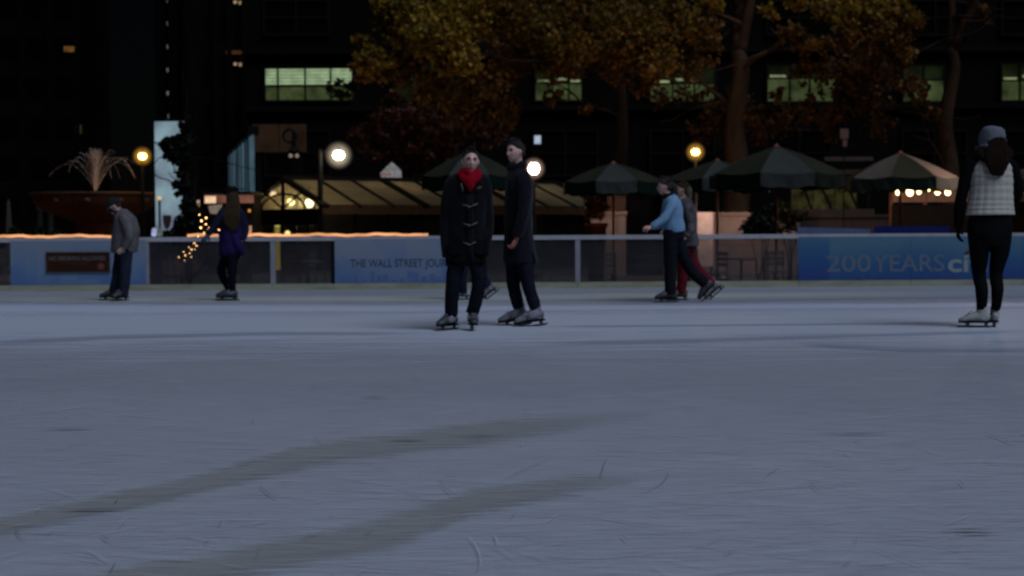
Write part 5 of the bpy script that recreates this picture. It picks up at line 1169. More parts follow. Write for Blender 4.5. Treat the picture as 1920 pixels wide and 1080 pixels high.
class Fig:
    """one skater; J turns picture columns/rows plus a depth offset into a point at the skater's distance"""
    def __init__(s, cx, base):
        g_ = gnd(cx, base); s.root = Vector((g_.x, g_.y, 0)); s.Y = g_.y; s.s = F / (g_.y * 1.0); s.cx = cx; s.base = base
    def J(s, px, py, dy=0.0): return Vector((s.root.x + (px - s.cx) / s.s, s.Y + dy, (s.base - py) / s.s))
    def body(s, label, head, neck, chest, pelvis, arms, legs, k=1.0, yaw=0, pitch=0, tilt=0, skin=None, gloves=None, group=None, hands=True, vox=.0075, thin=1.0):
        mb = MB(); hk = k; s.k = k
        s.xf = head_xf(head, yaw, pitch, tilt, hk)
        head_shape(mb, s.xf)
        for sx in (-1, 1): mb.ball(s.xf((sx * .075, .012, -.004)), (.013 * k, .020 * k, .030 * k), 10, 8)
        mb.tube([s.xf((0, .02, -.05)), s.xf((0, .03, -.12)), Vector(neck), Vector(neck).lerp(Vector(chest), .4)], [.056 * k, .056 * k, .062 * k, .08 * k], 14)
        mb.tube([Vector(neck).lerp(Vector(chest), .25), Vector(chest), Vector(chest).lerp(Vector(pelvis), .55), Vector(pelvis), Vector(pelvis) + (Vector(pelvis) - Vector(chest)).normalized() * .1], [.09 * thin, .125 * thin, .115 * thin, .13 * thin, .07], 16)
        for a_ in arms:
            S_, E_, W_ = a_[:3]
            chain(mb, [Vector(chest).lerp(Vector(neck), .35), S_, E_, W_], [.05, .042 * k, .034 * k, .027 * k])
            if hands and not gloves: hand(mb, W_, a_[3], a_[4], 1.0, a_[5] if len(a_) > 5 else .45, k)
        for H_, K_, A_ in legs: chain(mb, [Vector(pelvis).lerp(Vector(H_), .6), H_, K_, A_], [.09, .085, .052, .038])
        s.p = skin_obj(mb, 'person', skin or MT['skin'], None, vox, 2, 0, loc=s.root); s.p['label'] = label; s.p['category'] = 'person'
        if group: s.p['group'] = group
        if gloves:
            for a_ in arms:
                g2 = MB(); hand(g2, a_[2], a_[3], a_[4], 1.25, a_[5] if len(a_) > 5 else .45, k * 1.02); skin_obj(g2, 'glove', gloves, s.p, .006, 1, 0)
        return s.p
    def top(s, name, m, rings, sleeves, side=(1, 0, 0), extra=None, wr=.007, vox=.011, seed=1, wf=9):
        mb = MB(); mb.tube([r_[0] for r_ in rings], [(r_[1], r_[2]) for r_ in rings], 22, side=side)
        for pts, rad in sleeves: chain(mb, pts, rad, 4, 14)
        if extra: extra(mb)
        return skin_obj(mb, name, m, s.p, vox, 3, wr, wf, seed)
    def trousers(s, m, waist, legs, rads, wr=.007, name='trousers', pel=(.17, .13), seed=2, side=(1, 0, 0), wf=10):
        mb = MB()
        for (H_, K_, A_), rd_ in zip(legs, rads):
            H_ = Vector(H_); chain(mb, [Vector(waist).lerp(H_, .45), H_, K_, A_], [rd_[0] * 1.02, rd_[0], rd_[1], rd_[2]], 5, 16)
        hc = (Vector(legs[0][0]) + Vector(legs[1][0])) / 2
        mb.tube([Vector(waist), Vector(waist).lerp(hc, .5), hc - Vector((0, 0, .05))], [(pel[0] * .92, pel[1] * .9), pel, (pel[0] * .9, pel[1])], 18, side=side)
        return skin_obj(mb, name, m, s.p, .011, 3, wr, wf, seed, wst=(1, 1, .8))
def cloth(name, col, var=.2, scale=14, rough=.9, **kw): return mat(name, col, rough, var, scale, bump=.35, bscale=60, spec=.04, **kw)
C_black = cloth('black_wool', (.0055, .006, .0075), .25, sheen=.06); C_navy = cloth('navy_black_wool', (.0075, .0072, .012), .25, sheen=.08)
C_jean = cloth('dark_denim', (.007, .0085, .014), .3); C_jean2 = cloth('blue_black_denim', (.010, .0115, .021), .3); C_red = cloth('red_knit', (.22, .003, .011), .2, 30)
C_glove = cloth('black_glove', (.006, .006, .0065)); C_boot = mat('dark_skate_leather', (.035, .036, .042), .45, .4, 18, spec=.4); C_panel = mat('grey_skate_leather', (.20, .20, .22), .45, .25, 30)
C_grey_boot = mat('grey_skate_leather_worn', (.15, .15, .165), .45, .5, 26); C_white_boot = mat('white_skate_leather', (.32, .325, .30), .45, .12, 12); C_tan_boot = mat('tan_skate_leather', (.085, .07, .04), .5, .25, 12)
C_cord = mat('pale_cord', (.11, .10, .085), .7, .2, 20)
UP = Vector((0, 0, 1))

# 1 --- front man: dark duffle coat, red scarf, facing the camera
f = Fig(873, 619); J = f.J
L1 = (J(859, 488, 0), J(850, 535, -.04), J(846, 592, 0)); L2 = (J(895, 488, 0), J(899, 534, -.06), J(885, 588, -.02))
A1_ = (J(846, 352), J(836, 418, .02), J(840, 474, -.06)); A2_ = (J(913, 352), J(918, 418, .02), J(909, 468, -.08))
f.body('person in a dark duffle coat and bright red scarf skating towards the viewer', J(884, 303, -.03), J(881, 333, 0), J(880, 385, 0), J(878, 470, 0),
       [(*A1_, (-.05, -.1, -1), (1, .2, 0), .5), (*A2_, (.05, -.15, -1), (-1, .2, 0), .5)], [L1, L2], 1.06, yaw=10, pitch=3, tilt=3, gloves=C_glove, vox=.0062)
face_bits(f.p, f.xf, 1.06); hair_short(f.p, f.xf, MT['hair_black'], .013, 3, .006)
f.trousers(C_jean, J(878, 455), [L1, L2], [(.092, .073, .067)] * 2, pel=(.155, .12))
def hood(mb):
    mb.tube([J(846, 345, .02), J(856, 336, .10), J(881, 331, .14), J(905, 336, .10), J(917, 346, .02)], [.035, .06, .075, .06, .035], 12)
    mb.tube([J(862, 344, -.10), J(856, 340, -.02), J(866, 335, .07), J(896, 335, .07), J(907, 341, -.02), J(902, 345, -.10)], [.018, .025, .03, .03, .025, .018], 10)
ct = f.top('coat', C_black, [(J(881, 333), .07, .06), (J(881, 338), .165, .085), (J(881, 347), .20, .11), (J(880, 370), .20, .13), (J(879, 405), .182, .135), (J(878, 440), .182, .14), (J(877, 470), .195, .15), (J(876, 489), .204, .155), (J(876, 491), .198, .15)],
      [([J(862, 341), J(846, 348), J(836, 418, .02), J(839, 482, -.06)], [.074, .066, .055, .050]), ([J(898, 341), J(911, 348), J(917, 418, .02), J(910, 476, -.08)], [.074, .066, .055, .050])], extra=hood, wr=.009, wf=8)
mb = MB(); mb.tube([J(884, y, dy) for y, dy in ((366, -.135), (405, -.148), (440, -.152), (470, -.162), (490, -.166))], (.030, .012) and [(.030, .010)] * 5, 10, side=(1, 0, 0)); mb.build('placket', C_black, ct, True)
for px in (856, 903): MB().box(J(px, 463, -.135), (.13, .03, .14), Matrix.Rotation(R(-14 if px < 880 else 14), 3, 'Z')).build('pocket', cloth('black_wool_pocket', (.005, .0055, .007)), ct)
for px, py, ln, sl in ((884, 386, 14, 2.5), (884, 421, 13, 2), (883, 456, 13, 2.5)):
    mb = MB(); z0 = -.172
    mb.tube([J(px - ln, py - 2, z0 + .02), J(px - 4, py + 1, z0), J(px, py + sl, z0 - .004)], [.0055, .007, .0055], 8)
    mb.tube([J(px + ln, py - 4, z0 + .02), J(px + 5, py, z0), J(px, py + sl, z0 - .004)], [.0055, .007, .0055], 8); mb.tube([J(px - 1, py + sl - 1, z0 - .01), J(px - 3, py + sl + 3, z0 - .008)], [.007, .003], 8)
    mb.build('toggle', C_cord, ct, True)
mb = MB(); mb.tube([J(867, 345, -.135), J(869, 352, -.15), J(870, 360, -.155)], .011, 8); mb.build('toggle', mat('dull_cord', (.06, .055, .055), .7, .2), ct, True)
mb = MB(); mb.tube([J(897, 354, -.15), J(904, 352, -.145)], .011, 8); mb.build('toggle', C_cord, ct, True)
mb = MB(); mb.tube([J(883, 328, -.02) + Vector((.082 * math.cos(t), .08 * math.sin(t), .012 * math.sin(2 * t))) for t in np.linspace(0, 2 * math.pi, 18, endpoint=False)], [(.034, .058)] * 18, 10, side=(1, 0, 0), closed=True)
mb.tube([J(863, 325, -.055), J(870, 334, -.105), J(880, 345, -.135)], [.03, .034, .028], 10); mb.tube([J(903, 326, -.055), J(896, 336, -.105), J(886, 346, -.135)], [.03, .036, .028], 10)
mb.tube([J(883, 331, -.115), J(884, 340, -.14), J(884, 350, -.15), J(884, 360, -.145)], [(.095, .03), (.082, .032), (.05, .026), (.012, .014)], 14, side=(1, 0, 0))
skin_obj(mb, 'scarf', C_red, f.p, .009, 2, .008, 16, 5)
g_ = J(846, 618, .0); g_.z = 0; skate(f.p, g_, (-.62, -.78, 0), C_boot, lace=C_panel, m_panel=C_panel, k=1.03, shaft=.20)
g_ = J(884, 618, -.02); g_.z = 0.004; skate(f.p, g_, (.12, -1, 0), C_boot, u=(.10, .08, 1), lace=C_panel, m_panel=C_panel, k=1.03, shaft=.20)

# 2 --- man in a long navy coat, side-on, looking back over his shoulder
f = Fig(985, 611); J = f.J
L1 = (J(966, 482, .09), J(963, 531, .07), J(973, 578, .07)); L2 = (J(984, 482, -.08), J(990, 529, -.1), J(1004, 577, -.1))
A1_ = (J(983, 341, -.2), J(981, 400, -.27), J(969, 447, -.27)); A2_ = (J(974, 341, .2), J(980, 400, .25), J(972, 445, .22))
f.body('person in a long navy coat standing side-on with reddened bare hand and grey skates', J(967, 286, -.01), J(971, 315, 0), J(973, 365, 0), J(975, 470, 0),
       [(*A1_, (-.45, 0, -.9), (-.8, .5, .3), .9), (*A2_, (-.45, 0, -.9), (-.8, -.5, .3), .7)], [L1, L2], 1.0, yaw=-46, pitch=0, tilt=-2, vox=.0062)
face_bits(f.p, f.xf, 1.0, hairm=MT['hair_brown']); hair_short(f.p, f.xf, MT['hair_brown'], .019, 9, .020)
f.p.data.materials.append(MT['skin_pink']); wl = A1_[2] - ORG[f.p.name]          # the bare hand is reddened by the cold
for pl in f.p.data.polygons:
    if (pl.center - wl).length < .21 and pl.center.z < wl.z + .04: pl.material_index = 1
f.trousers(C_jean2, J(975, 452), [L1, L2], [(.100, .072, .062)] * 2, pel=(.13, .16))
def collar(mb):
    mb.tube([J(971, 312, 0) + Vector((.085 * math.cos(t), .088 * math.sin(t), .02 * math.cos(t + .4))) for t in np.linspace(0, 2 * math.pi, 16, endpoint=False)], [(.022, .048)] * 16, 10, side=(1, 0, 0), closed=True)
ct = f.top('coat', C_navy, [(J(970, 312), .07, .075), (J(971, 322), .10, .13), (J(973, 336), .135, .19), (J(974, 355), .150, .205), (J(973, 400), .148, .19), (J(973, 435), .150, .19), (J(975, 465), .163, .2), (J(977, 492), .176, .205), (J(977, 494), .17, .2)],
      [([J(980, 332, -.13), J(984, 343, -.2), J(982, 400, -.27), J(970, 444, -.27)], [.08, .076, .064, .055]), ([J(973, 332, .13), J(975, 343, .2), J(980, 400, .25), J(972, 440, .22)], [.08, .076, .064, .055])], extra=collar, wr=.009, wf=8, seed=4)
mb = MB(); mb.tube([J(952, 335, -.12), J(950, 400, -.13), J(948, 440, -.13), J(946, 488, -.14)], [(.010, .02)] * 4, 8, side=(1, 0, 0)); mb.build('front_edge', C_black, ct, True)
for y in (372, 402, 432): MB().ball(J(955, y, -.155), (.012, .008, .012), 8, 6).build('button', MT['dark_metal'], ct, True)
mb = MB(); mb.tube([J(994, 465, -.13), J(1001, 480, -.13), J(1005, 492, -.14)], [(.008, .012)] * 3, 8); mb.build('vent_flap', C_black, ct, True)
g_ = J(976, 609, .07); g_.z = 0; skate(f.p, g_, (-1, -.12, 0), C_grey_boot, u=(-.10, 0, 1), lace=C_panel, m_panel=C_panel, k=1.12)
g_ = J(1006, 611, -.1); g_.z = 0; skate(f.p, g_, (-1, -.20, 0), C_grey_boot, u=(-.13, 0, 1), lace=C_panel, m_panel=C_panel, k=1.12)

# 3 --- woman seen from behind at the right: grey-blue cap, white quilted vest
f = Fig(1853, 614); J = f.J
L1 = (J(1835, 430, 0), J(1837, 515, .03), J(1839, 584, -.01)); L2 = (J(1874, 430, 0), J(1868, 513, .02), J(1868, 581, .02))
A1_ = (J(1815, 314, 0), J(1802, 372, .03), J(1800, 424, .08)); A2_ = (J(1896, 314, 0), J(1909, 360, .05), J(1905, 392, .25))
f.body('person seen from behind in a white quilted vest, grey-blue cap and black leggings', J(1859, 270, .02), J(1857, 300, 0), J(1856, 340, 0), J(1855, 420, 0),
       [(*A1_, (0, .1, -1), (1, 0, 0), .5), (*A2_, (-.4, .6, .2), (-1, 0, 0), .5)], [L1, L2], 1.06, yaw=150, pitch=8, tilt=0, gloves=C_glove, vox=.0085)
C_leg = cloth('black_leggings', (.0045, .0045, .005), .15, rough=.8)
mb = MB()
for (H_, K_, A_), x in ((L1, 1838), (L2, 1873)): chain(mb, [J(x, 405), H_, J((H_.x - f.root.x) * f.s + 1853, 470, .0), K_, J((A_.x - f.root.x) * f.s + 1853, 545, -.03), A_], [.11, .124, .098, .066, .062, .046], 4, 16)
mb.tube([J(1855, 392), J(1855, 415), J(1855, 440), J(1855, 462)], [(.195, .125), (.215, .14), (.222, .15), (.17, .13)], 22, side=(1, 0, 0))
skin_obj(mb, 'leggings', C_leg, f.p, .011, 3, .004, 10, 3)
f.top('sleeve_top', cloth('black_jersey', (.0042, .0042, .005)), [(J(1857, 299), .08, .075), (J(1857, 308), .17, .09), (J(1857, 330), .175, .11), (J(1856, 395), .18, .11)],
      [([J(1835, 306), J(1815, 315), J(1802, 372, .03), J(1799, 426, .08)], [.07, .066, .06, .050]), ([J(1880, 306), J(1896, 315), J(1909, 360, .05), J(1905, 394, .25)], [.07, .066, .058, .05])], wr=.006, seed=6)
# vest: quilted channels are real ridges
mb = MB(); rows = []
prof = [(1857, 297, .095, .085), (1857, 303, .165, .10), (1857, 312, .190, .12), (1857, 330, .200, .135), (1857, 352, .200, .135), (1856, 375, .208, .14), (1855, 390, .220, .148), (1855, 403, .230, .155)]
NQ = 64; seg = 96; ringsv = []
for i in range(NQ + 1):
    t = i / NQ * (len(prof) - 1); j = min(int(t), len(prof) - 2); u = t - j; c0, c1 = prof[j], prof[j + 1]; u = smst(0, 1, u) * .4 + u * .6
    cx_, cy_, a_, b_ = [c0[q] + (c1[q] - c0[q]) * u for q in range(4)]; c3 = J(cx_, cy_)
    rowp = []
    for k_ in range(seg):
        an = 2 * math.pi * k_ / seg; qd = .0085 * abs(math.sin(math.pi * i / NQ * 11)) ** .5 + .0075 * abs(math.sin(an * 9)) ** .5
        rowp.append(c3 + Vector(((a_ + qd) * math.cos(an), (b_ + qd) * math.sin(an), 0)))
    ringsv.append(rowp)
vs = [p for r_ in ringsv for p in r_]; fs = [(i * seg + k_, i * seg + (k_ + 1) % seg, (i + 1) * seg + (k_ + 1) % seg, (i + 1) * seg + k_) for i in range(NQ) for k_ in range(seg)]
fs += [tuple(range(seg)), tuple(NQ * seg + k_ for k_ in range(seg))]
vest = MB().add(vs, fs).build('vest', cloth('white_quilted_vest', (.42, .40, .35), .08, 6), f.p, True)
mb = MB(); mb.tube([J(1857, 297) + Vector((.095 * math.cos(t), .09 * math.sin(t), .01)) for t in np.linspace(0, 2 * math.pi, 16, endpoint=False)], [(.02, .035)] * 16, 8, side=(1, 0, 0), closed=True); mb.build('collar', cloth('white_quilted_collar', (.42, .40, .35), .08, 6), vest, True)
mb = MB(); mb.tube([J(1861, 252, -.01), J(1862, 270, -.06), J(1861, 290, -.10), J(1859, 305, -.14), J(1858, 318, -.16), J(1857, 331, -.155)], [(.07, .06), (.108, .085), (.128, .08), (.125, .055), (.095, .04), (.05, .02)], 18, side=(1, 0, 0))
mb.tube([J(1838, 278, -.02), J(1833, 292, -.06), J(1838, 303, -.12)], [.05, .055, .02], 10); mb.tube([J(1880, 278, -.02), J(1886, 290, -.05), J(1880, 303, -.12)], [.05, .055, .02], 10)
for i in range(16):
    o_ = (i - 7.5) / 7.5; mb.tube([J(1860 + 16 * o_, 275, -.10 - .02 * (1 - o_ * o_)), J(1859 + 19 * o_, 300, -.165 + .04 * o_ * o_), J(1858 + 15 * o_ + random.uniform(-2, 2), 318 + random.uniform(-3, 4), -.19 + .03 * o_ * o_), J(1858 + 12 * o_, 328 + random.uniform(-5, 6), -.19)], [.012, .014, .011, .004], 6)
skin_obj(mb, 'hair', MT['hair_auburn'], f.p, .009, 1, .006, 30, 8, wst=(1.4, 1.4, .12))
C_cap = cloth('grey_blue_cap', (.125, .132, .160), .15, 30)
mb = MB(); capx = [(.105, 276), (.125, 273), (.130, 264), (.126, 252), (.112, 243), (.075, 238), (.01, 236.5)]
mb.tube([J(1858 + (272 - y) * .10, y, .02) for r_, y in capx], [(r_, r_ * 1.08) for r_, y in capx], 24, side=(1, 0, 0))
mb.tube([J(1829, 278, .03), J(1843, 275, -.10), J(1862, 275, -.135), J(1880, 279, -.08), J(1893, 287, .04), J(1895, 290, .14), J(1880, 285, .20)], [(.012, .02)] * 3 + [(.014, .03), (.014, .045), (.013, .05), (.012, .04)], 10)
cp = skin_obj(mb, 'cap', C_cap, f.p, .009, 2, .004, 14, 9)
mb = MB(); mb.tube([J(1878, 264, -.05), J(1882, 266, -.01), J(1886, 264, .02)], [.012, .018, .012], 8); mb.build('cap_bow', cloth('dark_cap_band', (.04, .045, .06)), cp, True)
g_ = J(1838, 614, -.02); g_.z = 0; skate(f.p, g_, (-.92, .18, 0), C_white_boot, lace=C_cord, k=1.05, shaft=.21)
g_ = J(1868, 611, .06); g_.z = 0; skate(f.p, g_, (.22, 1, 0), C_white_boot, lace=C_cord, k=1.05, shaft=.21)

# 4 --- bent man at the left: flat cap, grey jacket
f = Fig(226, 564); J = f.J
L1 = (J(240, 472, -.09), J(238, 516, -.10), J(233, 553, -.08)); L2 = (J(226, 472, .09), J(219, 516, .08), J(211, 551, .09))
A1_ = (J(242, 412, -.19), J(251, 442, -.24), J(240, 464, -.22)); A2_ = (J(232, 412, .19), J(238, 442, .24), J(222, 462, .2))
f.body('person bent forward in a grey jacket, dark flat cap and jeans by the brown sign', J(217, 387, 0), J(226, 401, 0), J(236, 420, 0), J(236, 468, 0),
       [(*A1_, (-.7, 0, -.7), (-.4, .7, 0), .8), (*A2_, (-.8, 0, -.5), (-.4, -.7, 0), .8)], [L1, L2], .98, yaw=-84, pitch=24, vox=.0085)
hair_short(f.p, f.xf, MT['hair_black'], .010, 2); face_bits(f.p, f.xf, .98)
f.trousers(cloth('faded_blue_denim', (.017, .020, .033), .35), J(236, 458), [L1, L2], [(.102, .084, .080)] * 2, pel=(.135, .16), seed=11)
f.top('jacket', cloth('grey_fleece', (.105, .097, .10), .25, 12), [(J(222, 397), .07, .08), (J(228, 402), .115, .15), (J(236, 414), .17, .2), (J(238, 432), .195, .215), (J(236, 452), .19, .21), (J(234, 470), .185, .2), (J(234, 473), .175, .19)],
      [([J(238, 408, -.14), J(243, 413, -.2), J(252, 442, -.25), J(241, 464, -.22)], [.08, .078, .068, .055]), ([J(232, 408, .14), J(233, 413, .2), J(239, 442, .25), J(223, 462, .2)], [.08, .078, .068, .055])], wr=.010, seed=12)
mb = MB(); mb.tube([J(219, 394, -.02) + Vector((.085 * math.cos(t), .085 * math.sin(t), -.03 * math.cos(t) - .02)) for t in np.linspace(0, 2 * math.pi, 14, endpoint=False)], [(.02, .035)] * 14, 8, side=(1, 0, 0), closed=True); mb.build('collar', C_navy, f.p, True)
def capo(q):
    mk = smst(.012 - .03 * smst(.0, .09, q.y), .030, q.z + .0); d = q.normalized(); return q + d * (.024 * mk - .014 * (1 - mk))
mb = MB(); head_shape(mb, f.xf, 40, 36, capo); mb.tube([f.xf((-.05, -.095, .035)), f.xf((0, -.135, .030)), f.xf((.05, -.095, .035))], [(.02, .010), (.035, .009), (.02, .010)], 10); mb.build('cap', cloth('dark_grey_cap', (.018, .019, .018), .2), f.p, True)
g_ = J(234, 564, -.08); g_.z = 0; skate(f.p, g_, (-.45, -.7, 0), C_boot, lace=C_panel, k=1.05, shaft=.21)
g_ = J(212, 563, .09); g_.z = 0; skate(f.p, g_, (-1, -.25, 0), C_boot, lace=C_panel, k=1.05, shaft=.21)

# 5 --- long-haired skater in a purple tunic
f = Fig(434, 564); J = f.J
L1 = (J(438, 478, -.06), J(438, 516, -.08), J(436, 552, -.06)); L2 = (J(428, 478, .08), J(413, 508, .10), J(427, 549, .22))
A1_ = (J(421, 402, -.13), J(409, 424, -.2), J(399, 440, -.26)); A2_ = (J(452, 402, .05), J(461, 430, .02), J(456, 452, -.05))
f.body('person with very long dark blond hair skating in a purple tunic and black headband', J(436, 366, 0), J(437, 385, 0), J(436, 408, 0), J(435, 462, 0),
       [(*A1_, (-.6, -.3, -.7), (.3, .9, 0), .5), (*A2_, (-.1, -.2, -1), (-.9, 0, 0), .5)], [L1, L2], .96, yaw=-120, pitch=8, gloves=cloth('pale_grey_glove', (.06, .06, .09)), vox=.0085, thin=.9)
f.trousers(cloth('black_tights', (.005, .0045, .010)), J(435, 455), [L1, L2], [(.090, .062, .050)] * 2, pel=(.15, .13), seed=13)
f.top('jacket', cloth('dark_slate_jacket', (.010, .011, .026), .2), [(J(437, 384), .065, .065), (J(437, 392), .14, .105), (J(437, 405), .165, .125), (J(436, 425), .150, .12), (J(435, 440), .155, .125)],
      [([J(426, 394, -.08), J(420, 402, -.14), J(408, 424, -.21), J(399, 440, -.26)], [.062, .06, .052, .044]), ([J(446, 394, .02), J(453, 402, .05), J(462, 430, .02), J(457, 451, -.05)], [.062, .06, .052, .044])], wr=.007, seed=14)
f.top('tunic', cloth('purple_tunic', (.016, .010, .055), .25, 10), [(J(435, 426), .158, .128), (J(434, 440), .170, .14), (J(434, 458), .168, .15), (J(435, 471), .178, .16), (J(436, 478), .165, .15)],
      [([J(440, 440, -.10), J(452, 462, -.12), J(459, 478, -.10)], [.05, .06, .04])], wr=.014, wf=12, seed=15)
mb = MB(); mb.tube([J(437, 358, 0), J(440, 372, -.04), J(441, 390, -.09), J(440, 410, -.13), J(440, 425, -.14), J(439, 436, -.13)], [(.07, .08), (.094, .085), (.108, .07), (.105, .05), (.08, .04), (.03, .02)], 16, side=(1, 0, 0))
for i in range(9): o_ = (i - 4) / 4; mb.tube([J(440 + 10 * o_, 380, -.13), J(440 + 14 * o_, 405, -.17), J(439 + 12 * o_, 428 + random.uniform(-4, 8), -.16)], [.014, .016, .005], 6)
skin_obj(mb, 'hair', MT['hair_blond'], f.p, .010, 1, .006, 28, 16, wst=(1.4, 1.4, .12)); hair_short(f.p, f.xf, MT['hair_blond'], .013, 6)
mb = MB(); mb.tube([f.xf((.093 * math.cos(t), .112 * math.sin(t), .052 + .018 * math.sin(t))) for t in np.linspace(0, 2 * math.pi, 20, endpoint=False)], [(.010, .030)] * 20, 8, closed=True); mb.ball(f.xf((0, .01, .085)), (.085, .085, .05), 14, 8); mb.build('headband', C_glove, f.p, True)
for px, py, dy, fd in ((436, 564, -.06, (-1, -.12, 0)), (428, 561, .20, (-1, .05, 0))):
    g_ = J(px, py, dy); g_.z = 0; skate(f.p, g_, fd, C_boot, lace=C_panel, m_panel=mat('slate_skate_leather', (.11, .125, .14), .5, .3, 20), k=1.05, shaft=.21)

# 6 --- skater in the light blue sweater, gliding left
f = Fig(1256, 567); J = f.J
L1 = (J(1257, 440, -.07), J(1256, 502, -.07), J(1256, 551, -.07)); L2 = (J(1268, 442, .07), J(1292, 500, .05), J(1324, 533, .05))
A1_ = (J(1256, 386, -.18), J(1237, 413, -.25), J(1217, 425, -.27)); A2_ = (J(1256, 386, .18), J(1250, 414, .25), J(1230, 426, .30))
f.body('person in a light blue sweater and dark trousers gliding left with one leg back', J(1246, 350, 0), J(1254, 368, 0), J(1259, 390, 0), J(1263, 432, 0),
       [(*A1_, (-.95, 0, -.15), (.1, .4, -.9), 1.0), (*A2_, (-.95, 0, -.2), (.1, -.4, -.9), .8)], [L1, L2], .97, yaw=-88, pitch=4, skin=MT['skin'], vox=.0085, thin=.92)
face_bits(f.p, f.xf, .97, hairm=MT['hair_brown']); hair_short(f.p, f.xf, MT['hair_brown'], .020, 4, long_back=.03)
mb = MB(); mb.tube([J(1256, 340, 0), J(1263, 350, 0), J(1266, 362, 0), J(1266, 376, 0)], [.03, .06, .045, .012], 10); skin_obj(mb, 'hair', MT['hair_brown'], f.p, .010, 1, .006, 30, 3)
f.trousers(cloth('charcoal_trousers', (.009, .0095, .013), .3), J(1263, 430), [L1, L2], [(.108, .086, .076)] * 2, pel=(.14, .155), seed=21)
f.top('sweater', cloth('light_blue_knit', (.155, .275, .41), .12, 12), [(J(1255, 366), .06, .065), (J(1257, 372), .10, .13), (J(1259, 380), .135, .175), (J(1260, 395), .150, .185), (J(1261, 412), .148, .18), (J(1263, 428), .158, .18), (J(1264, 436), .155, .175)],
      [([J(1258, 378, -.12), J(1256, 388, -.19), J(1238, 413, -.25), J(1218, 425, -.27)], [.075, .07, .058, .045]), ([J(1258, 378, .12), J(1256, 388, .19), J(1250, 414, .25), J(1231, 426, .30)], [.075, .07, .058, .045])], wr=.011, wf=11, seed=22)
mb = MB(); mb.tube([J(1253, 366, 0) + Vector((.068 * math.cos(t), .07 * math.sin(t), .018 * math.cos(t))) for t in np.linspace(0, 2 * math.pi, 14, endpoint=False)], [(.02, .04)] * 14, 8, side=(1, 0, 0), closed=True); mb.build('collar', C_navy, f.p, True)
g_ = J(1257, 567, -.07); g_.z = 0; skate(f.p, g_, (-1, -.12, 0), C_boot, lace=C_panel, k=1.08, shaft=.20)
u_ = Vector((-.70, 0, .71)); skate(f.p, J(1324, 533, .05) - u_ * .14, (-.71, 0, -.70), C_boot, u=u_, lace=C_panel, k=1.05, shaft=.20)

# 7 --- blond skater in red trousers right behind the blue sweater
f = Fig(1278, 563); J = f.J
L1 = (J(1281, 462, -.05), J(1280, 508, -.06), J(1276, 549, -.05)); L2 = (J(1288, 462, .08), J(1308, 505, .08), J(1338, 534, .08))
A1_ = (J(1284, 392, -.17), J(1292, 424, -.20), J(1282, 444, -.24)); A2_ = (J(1280, 392, .17), J(1272, 420, .25), J(1255, 430, .25))
f.body('blond person in red trousers and patterned grey jacket skating just behind the blue sweater', J(1279, 356, 0), J(1281, 373, 0), J(1284, 395, 0), J(1285, 448, 0),
       [(*A1_, (-.8, 0, -.4), (.1, .5, -.8), .8), (*A2_, (-.9, 0, -.3), (.1, -.4, -.9), .8)], [L1, L2], .96, yaw=-90, pitch=3, vox=.0085, thin=.92)
hair_short(f.p, f.xf, MT['hair_blond'], .020, 7, long_back=.05)
mb = MB(); mb.tube([J(1284, 346, 0), J(1289, 358, 0), J(1290, 372, 0), J(1291, 388, 0)], [.045, .075, .06, .02], 10); skin_obj(mb, 'hair', cloth('pale_blond_hair', (.075, .06, .036), .3, 20), f.p, .010, 1, .006, 30, 3)
m_pat = cloth('patterned_grey_knit', (.055, .045, .06), .7, 11, col2=(.12, .112, .115))
f.top('jacket', m_pat, [(J(1282, 371), .06, .065), (J(1284, 378), .10, .13), (J(1285, 388), .14, .17), (J(1286, 408), .150, .18), (J(1287, 430), .148, .175), (J(1288, 452), .165, .18), (J(1289, 462), .165, .18)],
      [([J(1285, 384, -.11), J(1285, 393, -.18), J(1293, 424, -.21), J(1283, 443, -.24)], [.072, .068, .058, .048]), ([J(1283, 384, .11), J(1281, 393, .18), J(1273, 420, .25), J(1257, 430, .25)], [.072, .068, .058, .048])], wr=.011, wf=11, seed=24)
f.trousers(cloth('red_trousers', (.095, .009, .016), .2, 10), J(1286, 448), [L1, L2], [(.100, .078, .066)] * 2, pel=(.135, .15), seed=25)
g_ = J(1277, 563, -.05); g_.z = 0; skate(f.p, g_, (-1, -.1, 0), C_tan_boot, lace=C_panel, k=1.05, shaft=.21)
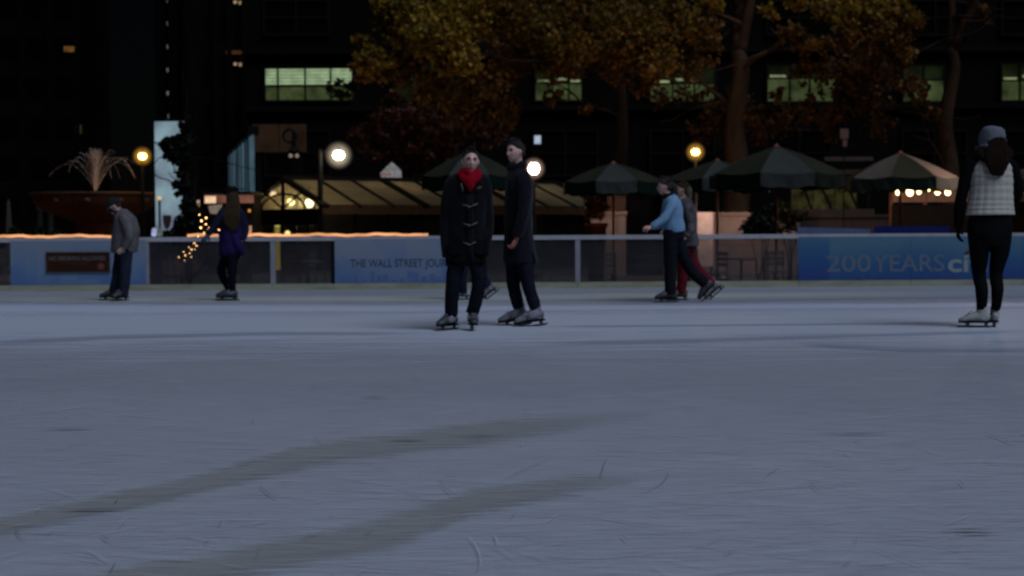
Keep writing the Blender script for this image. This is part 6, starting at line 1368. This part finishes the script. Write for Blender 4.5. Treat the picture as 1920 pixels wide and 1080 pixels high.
u_ = Vector((-.66, 0, .75)); skate(f.p, J(1338, 534, .08) - u_ * .14, (-.75, 0, -.66), mat('pale_skate_leather', (.20, .19, .17), .5, .25, 12), u=u_, lace=C_panel, k=1.05, shaft=.21)

# 8 --- skater almost wholly hidden behind the duffle coat
f = Fig(870, 562); J = f.J
L1 = (J(872, 474, -.05), J(867, 516, -.08), J(869, 550, -.05)); L2 = (J(880, 474, .08), J(899, 510, .08), J(915, 538, .08))
A1_ = (J(880, 398, -.17), J(884, 430, -.2), J(872, 450, -.22)); A2_ = (J(874, 398, .17), J(870, 430, .22), J(858, 445, .2))
f.body('skater in dark jeans almost hidden behind the duffle-coat person, one foot lifted back', J(868, 372, 0), J(872, 388, 0), J(876, 408, 0), J(876, 462, 0),
       [(*A1_, (-.7, 0, -.6), (.1, .5, -.8), .8), (*A2_, (-.7, 0, -.6), (.1, -.5, -.8), .8)], [L1, L2], .9, yaw=-90, pitch=8, vox=.0095, thin=.9)
hair_short(f.p, f.xf, MT['hair_brown'], .015, 7)
f.trousers(cloth('navy_jeans', (.010, .012, .027), .3), J(876, 455), [L1, L2], [(.095, .075, .064)] * 2, pel=(.13, .15), seed=27)
f.top('jacket', cloth('dark_green_jacket', (.008, .011, .011), .25), [(J(873, 387), .06, .065), (J(875, 394), .10, .13), (J(877, 404), .135, .17), (J(877, 430), .145, .18), (J(877, 462), .155, .175)],
      [([J(877, 400, -.12), J(881, 405, -.18), J(885, 430, -.21), J(873, 450, -.22)], [.07, .066, .056, .045]), ([J(875, 400, .12), J(875, 405, .18), J(871, 430, .22), J(859, 445, .2)], [.07, .066, .056, .045])], wr=.009, seed=28)
g_ = J(869, 562, -.05); g_.z = 0; skate(f.p, g_, (-1, -.1, 0), C_white_boot, k=1.02, shaft=.20)
u_ = Vector((-.62, 0, .78)); skate(f.p, J(915, 538, .08) - u_ * .14, (-.78, 0, -.62), C_grey_boot, u=u_, lace=C_panel, k=1.02, shaft=.20)

bpy.data.scenes.remove(TMP)
